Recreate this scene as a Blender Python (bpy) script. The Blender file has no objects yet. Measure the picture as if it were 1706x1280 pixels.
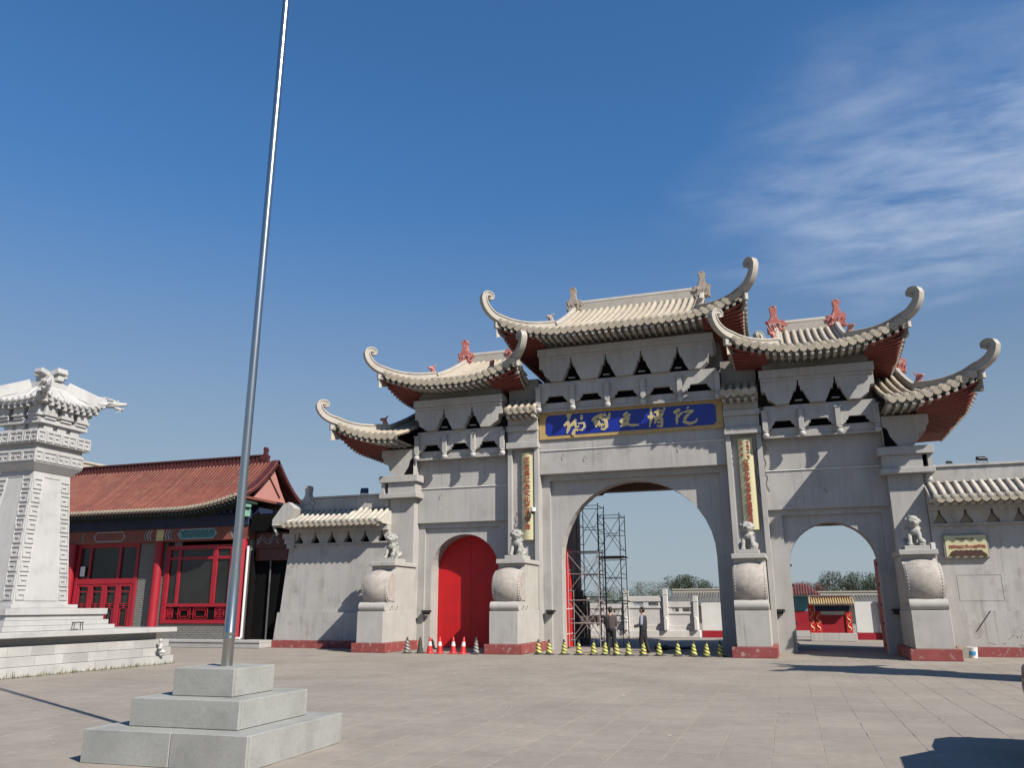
import bpy, bmesh, math, random
from mathutils import Vector, Matrix
random.seed(11)
R = math.radians
SC = bpy.context.scene
COL = SC.collection

# ---------------------------------------------------------------- camera
CAMP = dict(f=1352.079, pitch=15.349, roll=-0.239, yaw=18.252, x=5.379, y=-27.73, h=1.6)
def cam_basis():
    y, p, r = R(CAMP['yaw']), R(CAMP['pitch']), R(CAMP['roll'])
    F = Vector((-math.sin(y), math.cos(y), 0)); Rt = Vector((math.cos(y), math.sin(y), 0)); U = Vector((0, 0, 1))
    F2 = F*math.cos(p)+U*math.sin(p); U2 = U*math.cos(p)-F*math.sin(p)
    return F2, Rt*math.cos(r)+U2*math.sin(r), U2*math.cos(r)-Rt*math.sin(r)
CF, CR, CU = cam_basis()
CO = Vector((CAMP['x'], CAMP['y'], CAMP['h']))
def on(u, v, ax, val):
    """photo pixel -> point on the plane ax = val (ground, wall ...)"""
    d = CF+CR*((u-853)/CAMP['f'])+CU*((640-v)/CAMP['f'])
    i = 'xyz'.index(ax)
    return CO+d*((val-CO[i])/d[i])
cam = bpy.data.cameras.new('camera')
cam.sensor_fit = 'HORIZONTAL'; cam.sensor_width = 36
cam.lens = CAMP['f']/1706*36
cam.clip_end = 3000; cam.clip_start = 0.1
camo = bpy.data.objects.new('camera', cam); COL.objects.link(camo)
M = Matrix((CR, CU, -CF)).transposed().to_4x4(); M.translation = CO
camo.matrix_world = M
SC.camera = camo

# ---------------------------------------------------------------- sky, sun, exposure
SUN_EL, SUN_A = 40.0, 28.5          # elevation; azimuth measured from +X towards -Y
SKY_STRENGTH, SUN_STRENGTH, EXPOSURE = 0.060, 4.25, 0.93
w = bpy.data.worlds.new('World'); SC.world = w; w.use_nodes = True
nt = w.node_tree; N = nt.nodes; L = nt.links
bg = N['Background']
sky = N.new('ShaderNodeTexSky'); sky.sky_type = 'NISHITA'; sky.sun_disc = False
sky.sun_elevation = R(SUN_EL); sky.sun_rotation = R(90+SUN_A)
sky.air_density = 1.0; sky.dust_density = 0.25; sky.ozone_density = 4.0; sky.altitude = 100
def wn(t, **k):
    n = N.new(t)
    for a, b in k.items(): setattr(n, a, b)
    return n
tc = wn('ShaderNodeTexCoord')
# thin cirrus: direction projected on a flat layer, stretched, broken up by two noises
sep = wn('ShaderNodeSeparateXYZ'); L.new(tc.outputs['Generated'], sep.inputs[0])
zc = wn('ShaderNodeMath', operation='MAXIMUM'); L.new(sep.outputs['Z'], zc.inputs[0]); zc.inputs[1].default_value = 0.06
dx = wn('ShaderNodeMath', operation='DIVIDE'); L.new(sep.outputs['X'], dx.inputs[0]); L.new(zc.outputs[0], dx.inputs[1])
dy = wn('ShaderNodeMath', operation='DIVIDE'); L.new(sep.outputs['Y'], dy.inputs[0]); L.new(zc.outputs[0], dy.inputs[1])
cmb = wn('ShaderNodeCombineXYZ'); L.new(dx.outputs[0], cmb.inputs[0]); L.new(dy.outputs[0], cmb.inputs[1])
mp = wn('ShaderNodeMapping'); L.new(cmb.outputs[0], mp.inputs[0])
mp.inputs['Rotation'].default_value = (0, 0, R(-35)); mp.inputs['Scale'].default_value = (0.9, 1.6, 1)
wisps = wn('ShaderNodeTexNoise'); L.new(mp.outputs[0], wisps.inputs['Vector'])
wisps.inputs['Scale'].default_value = 3.4; wisps.inputs['Detail'].default_value = 8; wisps.inputs['Roughness'].default_value = 0.6
wisps.inputs['Distortion'].default_value = 0.25
big = wn('ShaderNodeTexNoise'); L.new(cmb.outputs[0], big.inputs['Vector'])
big.inputs['Scale'].default_value = 1.9; big.inputs['Detail'].default_value = 4
mpb = wn('ShaderNodeMapping'); L.new(cmb.outputs[0], mpb.inputs[0]); mpb.inputs['Location'].default_value = (0.0, 0.0, 0.0)
L.new(mpb.outputs[0], big.inputs['Vector'])
r1 = wn('ShaderNodeMapRange'); L.new(wisps.outputs['Fac'], r1.inputs[0]); r1.inputs[1].default_value = 0.30; r1.inputs[2].default_value = 0.80
# a soft patch of cirrus above the right side of the gate, ragged at its rim
pm = wn('ShaderNodeMapping'); L.new(cmb.outputs[0], pm.inputs[0]); pm.inputs['Location'].default_value = (-0.52/0.66, -2.10/0.85, 0); pm.inputs['Scale'].default_value = (1/0.66, 1/0.85, 0)
pl_ = wn('ShaderNodeVectorMath', operation='LENGTH'); L.new(pm.outputs[0], pl_.inputs[0])
bn = wn('ShaderNodeMath', operation='MULTIPLY_ADD'); L.new(big.outputs['Fac'], bn.inputs[0]); bn.inputs[1].default_value = -1.1; L.new(pl_.outputs['Value'], bn.inputs[2])
bank = wn('ShaderNodeMapRange', interpolation_type='SMOOTHSTEP'); L.new(bn.outputs[0], bank.inputs[0]); bank.inputs[1].default_value = 0.62; bank.inputs[2].default_value = -0.35
cm = wn('ShaderNodeMath', operation='MULTIPLY'); L.new(r1.outputs[0], cm.inputs[0]); L.new(bank.outputs[0], cm.inputs[1])
lowf = wn('ShaderNodeMapRange', interpolation_type='SMOOTHSTEP'); L.new(sep.outputs['Z'], lowf.inputs[0]); lowf.inputs[1].default_value = 0.18; lowf.inputs[2].default_value = 0.36; lowf.inputs[4].default_value = 0.62
cm2 = wn('ShaderNodeMath', operation='MULTIPLY'); L.new(cm.outputs[0], cm2.inputs[0]); L.new(lowf.outputs[0], cm2.inputs[1])
mx = wn('ShaderNodeMix', data_type='RGBA'); L.new(cm2.outputs[0], mx.inputs['Factor'])
hs = wn('ShaderNodeHueSaturation'); hs.inputs['Saturation'].default_value = 1.20; vz = wn('ShaderNodeMapRange', interpolation_type='SMOOTHSTEP'); L.new(sep.outputs['Z'], vz.inputs[0]); vz.inputs[1].default_value = 0.12; vz.inputs[2].default_value = 0.56; vz.inputs[3].default_value = 0.74; vz.inputs[4].default_value = 1.30; L.new(vz.outputs[0], hs.inputs['Value']); L.new(sky.outputs[0], hs.inputs['Color']); hz_r = wn('ShaderNodeMapRange', interpolation_type='SMOOTHSTEP'); L.new(sep.outputs['Z'], hz_r.inputs[0]); hz_r.inputs[1].default_value = 0.50; hz_r.inputs[2].default_value = -0.02; hz_r.inputs[3].default_value = 0.0; hz_r.inputs[4].default_value = 0.92
hzm = wn('ShaderNodeMix', data_type='RGBA'); L.new(hz_r.outputs[0], hzm.inputs['Factor']); L.new(hs.outputs[0], hzm.inputs['A']); hzm.inputs['B'].default_value = (3.1, 3.7, 4.25, 1)   # dusty air near the horizon, all round
L.new(hzm.outputs['Result'], mx.inputs['A']); mx.inputs['B'].default_value = (6.6, 7.2, 8.2, 1)
L.new(mx.outputs['Result'], bg.inputs[0]); bg.inputs[1].default_value = SKY_STRENGTH
sl = bpy.data.lights.new('sun', 'SUN'); sl.energy = SUN_STRENGTH; sl.angle = R(0.53); sl.color = (1.0, 0.93, 0.83)
so = bpy.data.objects.new('sun', sl); COL.objects.link(so)
sd = Vector((-math.cos(R(SUN_EL))*math.cos(R(SUN_A)), math.cos(R(SUN_EL))*math.sin(R(SUN_A)), -math.sin(R(SUN_EL))))
so.rotation_euler = sd.to_track_quat('-Z', 'Y').to_euler(); so.location = (30, -20, 40)
SC.view_settings.view_transform = 'Standard'; SC.view_settings.look = 'None'
SC.view_settings.gamma = 1; SC.view_settings.use_curve_mapping = False
SC.view_settings.exposure = EXPOSURE
SC.cycles.max_bounces = 6

# ---------------------------------------------------------------- mesh builder
class MB:
    def __init__(s): s.v = []; s.f = []
    def add(s, vs, fs):
        o = len(s.v); s.v += [tuple(p) for p in vs]; s.f += [tuple(i+o for i in f) for f in fs]; return s
    def box(s, x0, x1, y0, y1, z0, z1, b=0.0, m=None):
        if x0 > x1: x0, x1 = x1, x0
        if y0 > y1: y0, y1 = y1, y0
        if b <= 0:
            vs = [(x, y, z) for z in (z0, z1) for y in (y0, y1) for x in (x0, x1)]
            fs = [(0, 2, 3, 1), (4, 5, 7, 6), (0, 1, 5, 4), (2, 6, 7, 3), (0, 4, 6, 2), (1, 3, 7, 5)]
        else:
            vs = []; idx = {}
            for sx in (0, 1):
                for sy in (0, 1):
                    for sz in (0, 1):
                        c = (x1 if sx else x0, y1 if sy else y0, z1 if sz else z0)
                        d = (-b if sx else b, -b if sy else b, -b if sz else b)
                        for k in range(3):
                            p = [c[i]+(0 if i == k else d[i]) for i in range(3)]
                            idx[sx, sy, sz, k] = len(vs); vs.append(tuple(p))
            g = lambda x, y, z, k: idx[x, y, z, k]
            fs = []
            for a in (0, 1):
                fs += [[g(a, 0, 0, 0), g(a, 1, 0, 0), g(a, 1, 1, 0), g(a, 0, 1, 0)],
                       [g(0, a, 0, 1), g(1, a, 0, 1), g(1, a, 1, 1), g(0, a, 1, 1)],
                       [g(0, 0, a, 2), g(1, 0, a, 2), g(1, 1, a, 2), g(0, 1, a, 2)]]
            for a in (0, 1):
                for c in (0, 1):
                    fs += [[g(a, c, 0, 0), g(a, c, 1, 0), g(a, c, 1, 1), g(a, c, 0, 1)],
                           [g(a, 0, c, 0), g(a, 1, c, 0), g(a, 1, c, 2), g(a, 0, c, 2)],
                           [g(0, a, c, 1), g(1, a, c, 1), g(1, a, c, 2), g(0, a, c, 2)]]
                    for e in (0, 1): fs.append([g(a, c, e, 0), g(a, c, e, 1), g(a, c, e, 2)])
        if m is not None: vs = [m @ Vector(p) for p in vs]
        return s.add(vs, fs)
    def cbox(s, c, d, rz=0, b=0.0, rx=0, ry=0):
        m = Matrix.Translation(c) @ Matrix.Rotation(rz, 4, 'Z') @ Matrix.Rotation(ry, 4, 'Y') @ Matrix.Rotation(rx, 4, 'X')
        return s.box(-d[0]/2, d[0]/2, -d[1]/2, d[1]/2, -d[2]/2, d[2]/2, b, m)
    def prism(s, poly, plane, a, b):
        n = len(poly)
        def P(u, v, w_):
            return {'xz': (u, w_, v), 'yz': (w_, u, v), 'xy': (u, v, w_)}[plane]
        vs = [P(u, v, a) for u, v in poly]+[P(u, v, b) for u, v in poly]
        fs = [tuple(range(n)), tuple(range(2*n-1, n-1, -1))]+[(i, (i+1) % n, n+(i+1) % n, n+i) for i in range(n)]
        return s.add(vs, fs)
    def tube(s, path, rad, n=8, caps=True):
        path = [Vector(p) for p in path]
        if not isinstance(rad, (list, tuple)): rad = [rad]*len(path)
        t0 = (path[1]-path[0]).normalized()
        up = Vector((0, 0, 1)) if abs(t0.z) < 0.9 else Vector((1, 0, 0))
        a = t0.cross(up).normalized(); vs = []
        for i, p in enumerate(path):
            t = (path[min(i+1, len(path)-1)]-path[max(i-1, 0)]).normalized()
            a = (a-t*a.dot(t)).normalized(); b = t.cross(a)
            for k in range(n):
                q = 2*math.pi*k/n
                vs.append(p+(a*math.cos(q)+b*math.sin(q))*rad[i])
        fs = [(i*n+k, i*n+(k+1) % n, (i+1)*n+(k+1) % n, (i+1)*n+k) for i in range(len(path)-1) for k in range(n)]
        if caps: fs += [tuple(range(n-1, -1, -1)), tuple(range((len(path)-1)*n, len(path)*n))]
        return s.add(vs, fs)
    def sweep(s, path, sec, side, scale=None):
        """sec: [(across, up)]; side: unit vector across"""
        path = [Vector(p) for p in path]; side = Vector(side).normalized(); n = len(sec); vs = []
        for i, p in enumerate(path):
            t = (path[min(i+1, len(path)-1)]-path[max(i-1, 0)]).normalized()
            u = side.cross(t).normalized()
            k = scale[i] if scale else 1
            vs += [p+side*a*(k if isinstance(k, (int, float)) else k[0])+u*b*(k if isinstance(k, (int, float)) else k[1]) for a, b in sec]
        fs = [(i*n+k, i*n+(k+1) % n, (i+1)*n+(k+1) % n, (i+1)*n+k) for i in range(len(path)-1) for k in range(n)]
        fs += [tuple(range(n-1, -1, -1)), tuple(range((len(path)-1)*n, len(path)*n))]
        return s.add(vs, fs)
    def lathe(s, prof, n=16, c=(0, 0, 0), m=None):
        vs = []
        for r_, z in prof:
            vs += [Vector((r_*math.cos(2*math.pi*k/n), r_*math.sin(2*math.pi*k/n), z)) for k in range(n)]
        if m is not None: vs = [m @ p for p in vs]
        vs = [p+Vector(c) for p in vs]; k_ = len(prof)
        fs = [(i*n+k, i*n+(k+1) % n, (i+1)*n+(k+1) % n, (i+1)*n+k) for i in range(k_-1) for k in range(n)]
        fs += [tuple(range(n-1, -1, -1)), tuple(range((k_-1)*n, k_*n))]
        return s.add(vs, fs)
    def ell(s, c, r_, n=10, m=None):
        if isinstance(r_, (int, float)): r_ = (r_, r_, r_)
        k = max(4, n//2+1); vs = []; fs = []
        for i in range(k+1):
            th = math.pi*i/k
            for j in range(n):
                ph = 2*math.pi*j/n
                p = Vector((r_[0]*math.sin(th)*math.cos(ph), r_[1]*math.sin(th)*math.sin(ph), r_[2]*math.cos(th)))
                if m is not None: p = m @ p
                vs.append(p+Vector(c))
        for i in range(k):
            for j in range(n): fs.append((i*n+j, (i+1)*n+j, (i+1)*n+(j+1) % n, i*n+(j+1) % n))
        return s.add(vs, fs)
    def cap(s, p0, p1, r0, r1, n=10):
        p0, p1 = Vector(p0), Vector(p1); d = p1-p0; l = d.length; d = d/l
        pts = []; rr = []
        for q in (-1, -0.85, -0.5, 0): pts.append(p0+d*r0*q); rr.append(r0*math.sqrt(max(0.0004, 1-q*q)))
        for q in (0, 0.5, 0.85, 1): pts.append(p1+d*r1*q); rr.append(r1*math.sqrt(max(0.0004, 1-q*q)))
        return s.tube(pts, rr, n)
    def grid(s, rows):
        n = len(rows[0]); vs = [p for r_ in rows for p in r_]
        return s.add(vs, [(i*n+k, i*n+k+1, (i+1)*n+k+1, (i+1)*n+k) for i in range(len(rows)-1) for k in range(n-1)])
    def mesh(s, name, mat=None, smooth=False, angle=38, weld=False):
        me = bpy.data.meshes.new(name); me.from_pydata(s.v, [], s.f)
        bm = bmesh.new(); bm.from_mesh(me)
        if weld: bmesh.ops.remove_doubles(bm, verts=bm.verts, dist=1e-4)
        bmesh.ops.recalc_face_normals(bm, faces=bm.faces)
        if smooth:
            ca = R(angle)
            for f in bm.faces: f.smooth = True
            for e in bm.edges:
                if len(e.link_faces) == 2 and e.calc_face_angle(0) > ca: e.smooth = False
        bm.to_mesh(me); bm.free()
        if mat: me.materials.append(mat)
        return me
    def build(s, name, mat, parent=None, smooth=False, kind=None, label=None, angle=38):
        return obj(name, s.mesh(name, mat, smooth, angle), parent, kind, label)

def root_of(p):
    m = Matrix.Identity(4)
    while p is not None:
        if p.parent is None: return p
        p = p.parent
def obj(name, me, parent=None, kind=None, label=None, world=True):
    """world=True: the mesh is written in world coordinates of the top-level thing's frame"""
    o = bpy.data.objects.new(name, me); COL.objects.link(o)
    if parent is not None:
        o.parent = parent
        if world and parent.parent is None: o.matrix_parent_inverse = parent.matrix_basis.inverted()
    if kind: o['kind'] = kind
    if label: o['label'] = label
    return o
def tag(o, label, cat, group=None):
    o['label'] = label; o['category'] = cat
    if group: o['group'] = group
    return o
def thing(name, label, cat, loc=(0, 0, 0), rz=0.0, group=None):
    o = bpy.data.objects.new(name, None); COL.objects.link(o)
    o.location = loc; o.rotation_euler = (0, 0, rz); o.empty_display_size = 0.3
    return tag(o, label, cat, group)
def struct(name, mb, mat, smooth=False):
    o = mb.build(name, mat, None, smooth); o['kind'] = 'structure'; return o
def dup(root, loc, rz=None, label=None, group=None):
    r_ = root.copy(); COL.objects.link(r_); r_.location = loc
    if rz is not None: r_.rotation_euler = (0, 0, rz)
    if label: r_['label'] = label
    if group: r_['group'] = group
    for ch in list(root.children):
        c = ch.copy(); COL.objects.link(c); c.parent = r_
        for g in list(ch.children):
            d = g.copy(); COL.objects.link(d); d.parent = c
    return r_
def loc_obj(name, me, parent, loc=(0, 0, 0), rz=0.0, m=None):
    """child with its own transform in the parent's space"""
    o = bpy.data.objects.new(name, me); COL.objects.link(o); o.parent = parent
    if m is not None: o.matrix_basis = m
    else: o.location = loc; o.rotation_euler = (0, 0, rz)
    return o
def voxel(name, mb, size, mat, smooth_it=4):
    """joins overlapping shapes into one continuous surface"""
    me = mb.mesh(name); o = bpy.data.objects.new(name, me); COL.objects.link(o)
    md = o.modifiers.new('r', 'REMESH'); md.mode = 'VOXEL'; md.voxel_size = size; md.use_smooth_shade = True
    sm = o.modifiers.new('s', 'SMOOTH'); sm.factor = 0.5; sm.iterations = smooth_it
    dg = bpy.context.evaluated_depsgraph_get()
    out = bpy.data.meshes.new_from_object(o.evaluated_get(dg))
    bpy.data.objects.remove(o); bpy.data.meshes.remove(me)
    out.name = name; out.materials.clear(); out.materials.append(mat)
    for p in out.polygons: p.use_smooth = True
    return out

# ---------------------------------------------------------------- materials
def mat(name, col, rough=0.7, var=0.12, scale=2.0, bump=0.0, bscale=60.0, metal=0.0, stain=None, streak=0.0,
        objvar=0.0, island=0.0, coat=0.0, spec=0.4, fine=0.0, stain_scale=1.3, stain_lo=0.52, stain_hi=0.72, drip=0.0):
    m = bpy.data.materials.new(name); m.use_nodes = True
    nt = m.node_tree; N = nt.nodes; L = nt.links; b = N['Principled BSDF']
    b.inputs['Roughness'].default_value = rough; b.inputs['Metallic'].default_value = metal
    b.inputs['Specular IOR Level'].default_value = spec; b.inputs['Coat Weight'].default_value = coat
    geo = N.new('ShaderNodeNewGeometry')
    def noise(sc, det=4, rgh=0.55, vec=None):
        n = N.new('ShaderNodeTexNoise'); n.inputs['Scale'].default_value = sc; n.inputs['Detail'].default_value = det
        n.inputs['Roughness'].default_value = rgh; L.new(vec or geo.outputs['Position'], n.inputs['Vector']); return n
    def math_(op, a, bb):
        n = N.new('ShaderNodeMath'); n.operation = op
        for i, q in enumerate((a, bb)):
            if isinstance(q, (int, float)): n.inputs[i].default_value = q
            else: L.new(q, n.inputs[i])
        return n.outputs[0]
    def rng(src, lo, hi, a, bb):
        n = N.new('ShaderNodeMapRange'); L.new(src, n.inputs[0])
        for i, q in enumerate((lo, hi, a, bb)): n.inputs[i+1].default_value = q
        return n.outputs[0]
    n1 = noise(scale)
    val = rng(n1.outputs['Fac'], 0.3, 0.7, 1-var, 1+var)
    if fine:
        n2 = noise(scale*18, 3, 0.7); val = math_('MULTIPLY', val, rng(n2.outputs['Fac'], 0.3, 0.7, 1-fine, 1+fine))
    if streak:
        mp = N.new('ShaderNodeMapping'); L.new(geo.outputs['Position'], mp.inputs[0]); mp.inputs['Scale'].default_value = (6, 6, 0.35)
        n3 = noise(1.0, 5, 0.6, mp.outputs[0]); val = math_('MULTIPLY', val, rng(n3.outputs['Fac'], 0.45, 0.75, 1.0, 1-streak))
    if drip:
        mp2 = N.new('ShaderNodeMapping'); L.new(geo.outputs['Position'], mp2.inputs[0]); mp2.inputs['Scale'].default_value = (9, 9, 0.5)
        n4 = noise(1.0, 3, 0.5, mp2.outputs[0]); n5 = noise(0.55, 3, 0.5)
        k4 = math_('MULTIPLY', rng(n4.outputs['Fac'], 0.58, 0.70, 0, 1), rng(n5.outputs['Fac'], 0.46, 0.62, 0, 1))
        val = math_('MULTIPLY', val, rng(k4, 0, 1, 1.0, 1-drip))
    if objvar:
        oi = N.new('ShaderNodeObjectInfo'); val = math_('MULTIPLY', val, rng(oi.outputs['Random'], 0, 1, 1-objvar, 1+objvar))
    if island:
        val = math_('MULTIPLY', val, rng(geo.outputs['Random Per Island'], 0, 1, 1-island, 1+island))
    mul = N.new('ShaderNodeMix'); mul.data_type = 'RGBA'; mul.blend_type = 'MULTIPLY'; mul.inputs['Factor'].default_value = 1
    mul.inputs['A'].default_value = (*col, 1)
    cc = N.new('ShaderNodeCombineColor')
    for i in range(3): L.new(val, cc.inputs[i])
    L.new(cc.outputs[0], mul.inputs['B']); out = mul.outputs['Result']
    if stain:
        ns = noise(stain_scale, 7, 0.65)
        mk = rng(ns.outputs['Fac'], stain_lo, stain_hi, 0, stain[3] if len(stain) > 3 else 0.6)
        mx = N.new('ShaderNodeMix'); mx.data_type = 'RGBA'; L.new(mk, mx.inputs['Factor']); L.new(out, mx.inputs['A'])
        mx.inputs['B'].default_value = (*stain[:3], 1); out = mx.outputs['Result']
    L.new(out, b.inputs['Base Color'])
    if bump:
        nb = noise(bscale, 5, 0.65); bp = N.new('ShaderNodeBump'); bp.inputs['Strength'].default_value = bump
        bp.inputs['Distance'].default_value = 0.01; L.new(nb.outputs['Fac'], bp.inputs['Height']); L.new(bp.outputs[0], b.inputs['Normal'])
    return m
MT = {}
MT['wall'] = mat('wall_render', (0.322, 0.312, 0.298), 0.85, 0.07, 0.8, 0.25, 40, stain=(0.215, 0.207, 0.195, 0.5), streak=0.15, fine=0.05, stain_scale=1.1, drip=0.20)
MT['lowwall'] = mat('low_wall_render', (0.33, 0.318, 0.303), 0.88, 0.08, 0.9, 0.35, 30, stain=(0.2, 0.188, 0.17, 0.75), streak=0.18, fine=0.05, stain_scale=1.6, stain_lo=0.55, stain_hi=0.70, drip=0.30)
MT['stone'] = mat('pedestal_stone', (0.34, 0.326, 0.305), 0.8, 0.08, 1.5, 0.3, 80, stain=(0.2772, 0.264, 0.2376, 0.5), streak=0.08, fine=0.05, drip=0.25)
MT['drum'] = mat('carved_drum_stone', (0.33, 0.3, 0.27), 0.9, 0.12, 5.0, 1.0, 45, fine=0.16, stain=(0.20, 0.175, 0.155, 0.6), stain_scale=7.0, stain_lo=0.45, stain_hi=0.70)
MT['lion'] = mat('lion_stone', (0.285, 0.28, 0.262), 0.9, 0.14, 7.0, 0.8, 60, fine=0.12, stain=(0.12, 0.118, 0.108, 0.8), stain_scale=9.0, stain_lo=0.50, stain_hi=0.64)
MT['tile'] = mat('cream_roof_tile', (0.32, 0.278, 0.215), 0.75, 0.08, 2.0, 0.25, 60, stain=(0.2074, 0.183, 0.1464, 0.6), objvar=0.10, fine=0.05, stain_scale=3)
MT['trim'] = mat('cream_roof_trim', (0.325, 0.302, 0.265), 0.8, 0.08, 1.5, 0.3, 50, stain=(0.2125, 0.2, 0.175, 0.6), fine=0.05, stain_scale=2)
MT['walltile'] = mat('grey_cream_wall_tile', (0.37, 0.345, 0.30), 0.8, 0.10, 2.0, 0.3, 60, stain=(0.22, 0.205, 0.175, 0.65), objvar=0.10, fine=0.06, stain_scale=3)
MT['courtwhite'] = mat('court_white_stone', (0.50, 0.49, 0.475), 0.7, 0.06, 1.2, stain=(0.36, 0.355, 0.35, 0.5), streak=0.1)
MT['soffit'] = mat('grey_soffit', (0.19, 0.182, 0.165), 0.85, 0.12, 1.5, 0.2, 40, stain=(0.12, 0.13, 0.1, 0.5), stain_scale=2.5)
MT['rafter'] = mat('red_rafter', (0.17, 0.043, 0.034), 0.7, 0.15, 3.0, 0.1, 40)
MT['redbase'] = mat('worn_red_paint', (0.2, 0.045, 0.042), 0.75, 0.15, 2.0, 0.2, 40, stain=(0.3, 0.25, 0.22, 0.8), stain_scale=5.5, stain_lo=0.56, stain_hi=0.66, fine=0.08)
MT['reddoor'] = mat('red_door_paint', (0.42, 0.004, 0.008), 0.6, 0.08, 1.2, 0.12, 20, streak=0.16, drip=0.2, fine=0.03, stain=(0.30, 0.008, 0.012, 0.5), stain_scale=1.8)
MT['pink'] = mat('red_glazed_ornament', (0.34, 0.105, 0.088), 0.55, 0.2, 8, 0.4, 40, stain=(0.38, 0.31, 0.265, 0.9), stain_scale=7, stain_lo=0.52, stain_hi=0.62)
MT['ornament'] = mat('stone_ornament', (0.28, 0.24, 0.2), 0.75, 0.2, 8, 0.5, 40, stain=(0.24, 0.14, 0.11, 0.7), stain_scale=6)
MT['dark'] = mat('painted_recess_shade', (0.006, 0.006, 0.006), 0.95, 0.1, spec=0.05)  # near-black colour puts shade into gaps, holes, interiors and the hall porch
MT['brown'] = mat('brown_passage_wall', (0.14, 0.08, 0.065), 0.8, 0.2, 2.0, 0.2, 30, streak=0.25)
MT['blue'] = mat('blue_enamel', (0.006, 0.018, 0.21), 0.35, 0.05, 1.0, coat=0.3)
MT['gold'] = mat('gold_paint', (0.46, 0.38, 0.19), 0.45, 0.12, 4.0, metal=0.15)
MT['goldframe'] = mat('ochre_frame_paint', (0.36, 0.25, 0.1), 0.6, 0.1, 3.0, 0.15, 30, streak=0.1)
MT['plaque'] = mat('pale_yellow_board', (0.45, 0.43, 0.26), 0.5, 0.08, 2.0, stain=(0.36, 0.29, 0.15, 0.6), stain_scale=2.0, streak=0.1)
MT['redletter'] = mat('red_lettering', (0.28, 0.045, 0.025), 0.6, 0.2, 8)
MT['darkletter'] = mat('dark_lettering', (0.10, 0.06, 0.03), 0.6, 0.2, 8)
MT['rust'] = mat('rust_stain', (0.045, 0.022, 0.016), 0.8, 0.4, 12, stain=(0.10, 0.02, 0.02, 0.8), stain_scale=9)
MT['marble'] = mat('white_marble', (0.36, 0.356, 0.348), 0.6, 0.06, 1.2, 0.15, 60, stain=(0.225, 0.225, 0.225, 0.6), streak=0.07, fine=0.03, drip=0.25)
MT['marble2'] = mat('grey_granite', (0.324, 0.318, 0.306), 0.65, 0.1, 1.5, 0.2, 80, stain=(0.216, 0.2136, 0.204, 0.5), fine=0.08, objvar=0.14)
MT['granite'] = mat('flag_base_granite', (0.245, 0.248, 0.232), 0.7, 0.10, 2.0, 0.35, 150, stain=(0.165, 0.168, 0.157, 0.7), fine=0.10, stain_scale=2.4, objvar=0.05)
MT['steel'] = mat('stainless_steel', (0.42, 0.415, 0.40), 0.24, 0.05, 3.0, metal=1.0)
MT['halltile'] = mat('red_brown_roof_tile', (0.14, 0.047, 0.033), 0.45, 0.15, 1.5, 0.15, 40, island=0.22, stain=(0.165, 0.1, 0.06, 0.6), stain_scale=3.0, coat=0.15)
MT['hallridge'] = mat('dark_red_ridge', (0.06, 0.015, 0.014), 0.5, 0.3, 6)
MT['redwood'] = mat('red_lacquer_wood', (0.25, 0.01, 0.02), 0.5, 0.08, 2.0)
MT['navy'] = mat('navy_painted_beam', (0.011, 0.019, 0.052), 0.6, 0.3, 5)
MT['cyan'] = mat('turquoise_paint', (0.07, 0.21, 0.225), 0.6, 0.2, 9)
MT['paleline'] = mat('pale_blue_line', (0.24, 0.34, 0.42), 0.6, 0.1, 9)
MT['mint'] = mat('mint_green_paint', (0.15, 0.29, 0.22), 0.6, 0.15, 9)
MT['brownbeam'] = mat('russet_beam', (0.16, 0.05, 0.036), 0.65, 0.2, 3)
MT['gablepink'] = mat('pink_gable_plaster', (0.34, 0.16, 0.14), 0.8, 0.06, 1.5)
MT['white'] = mat('white_plastic', (0.552, 0.552, 0.5347), 0.5, 0.05, 3)
MT['black'] = mat('black_plastic', (0.015, 0.015, 0.016), 0.45, 0.2, 5)
MT['conered'] = mat('red_cone_plastic', (0.42, 0.018, 0.02), 0.45, 0.1, 6)
MT['band'] = mat('white_reflective_band', (0.48, 0.46, 0.43), 0.5, 0.05, 6)
MT['darkcone'] = mat('grimy_dark_rubber', (0.035, 0.035, 0.03), 0.7, 0.3, 12)
MT['scaf'] = mat('scaffold_steel', (0.085, 0.085, 0.09), 0.55, 0.3, 4, metal=0.4)
MT['scaflight'] = mat('galvanised_tube', (0.28, 0.27, 0.26), 0.5, 0.2, 4, metal=0.3)
MT['plank'] = mat('scaffold_board', (0.06, 0.05, 0.045), 0.8, 0.3, 6)
MT['skin'] = mat('skin', (0.36, 0.20, 0.14), 0.6, 0.06, 20)
MT['hair'] = mat('black_hair', (0.012, 0.01, 0.01), 0.5, 0.3, 60)
MT['shirt'] = mat('dark_brown_shirt', (0.055, 0.045, 0.042), 0.85, 0.2, 25, 0.4, 60)
MT['vest'] = mat('black_waistcoat', (0.02, 0.022, 0.026), 0.85, 0.2, 25, 0.3, 60)
MT['sleeve'] = mat('pale_blue_shirt', (0.2, 0.22, 0.28), 0.85, 0.1, 25, 0.3, 60)
MT['trouser'] = mat('black_trousers', (0.014, 0.014, 0.017), 0.85, 0.2, 25, 0.3, 60)
MT['carpaint'] = mat('black_car_paint', (0.005, 0.005, 0.006), 0.42, 0.05, 3, coat=0.15, spec=0.2)
MT['glass'] = mat('dark_window_glass', (0.022, 0.023, 0.021), 0.16, 0.3, 0.7, spec=0.35)
MT['rubber'] = mat('tyre_rubber', (0.015, 0.015, 0.015), 0.8, 0.2, 9)
MT['alloy'] = mat('alloy_wheel', (0.45, 0.45, 0.46), 0.3, 0.05, 5, metal=0.9)
MT['greytile'] = mat('grey_roof_tile', (0.1, 0.098, 0.09), 0.7, 0.15, 1.0, island=0.2)
MT['bark'] = mat('tree_bark', (0.09, 0.065, 0.05), 0.9, 0.3, 6)
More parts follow.
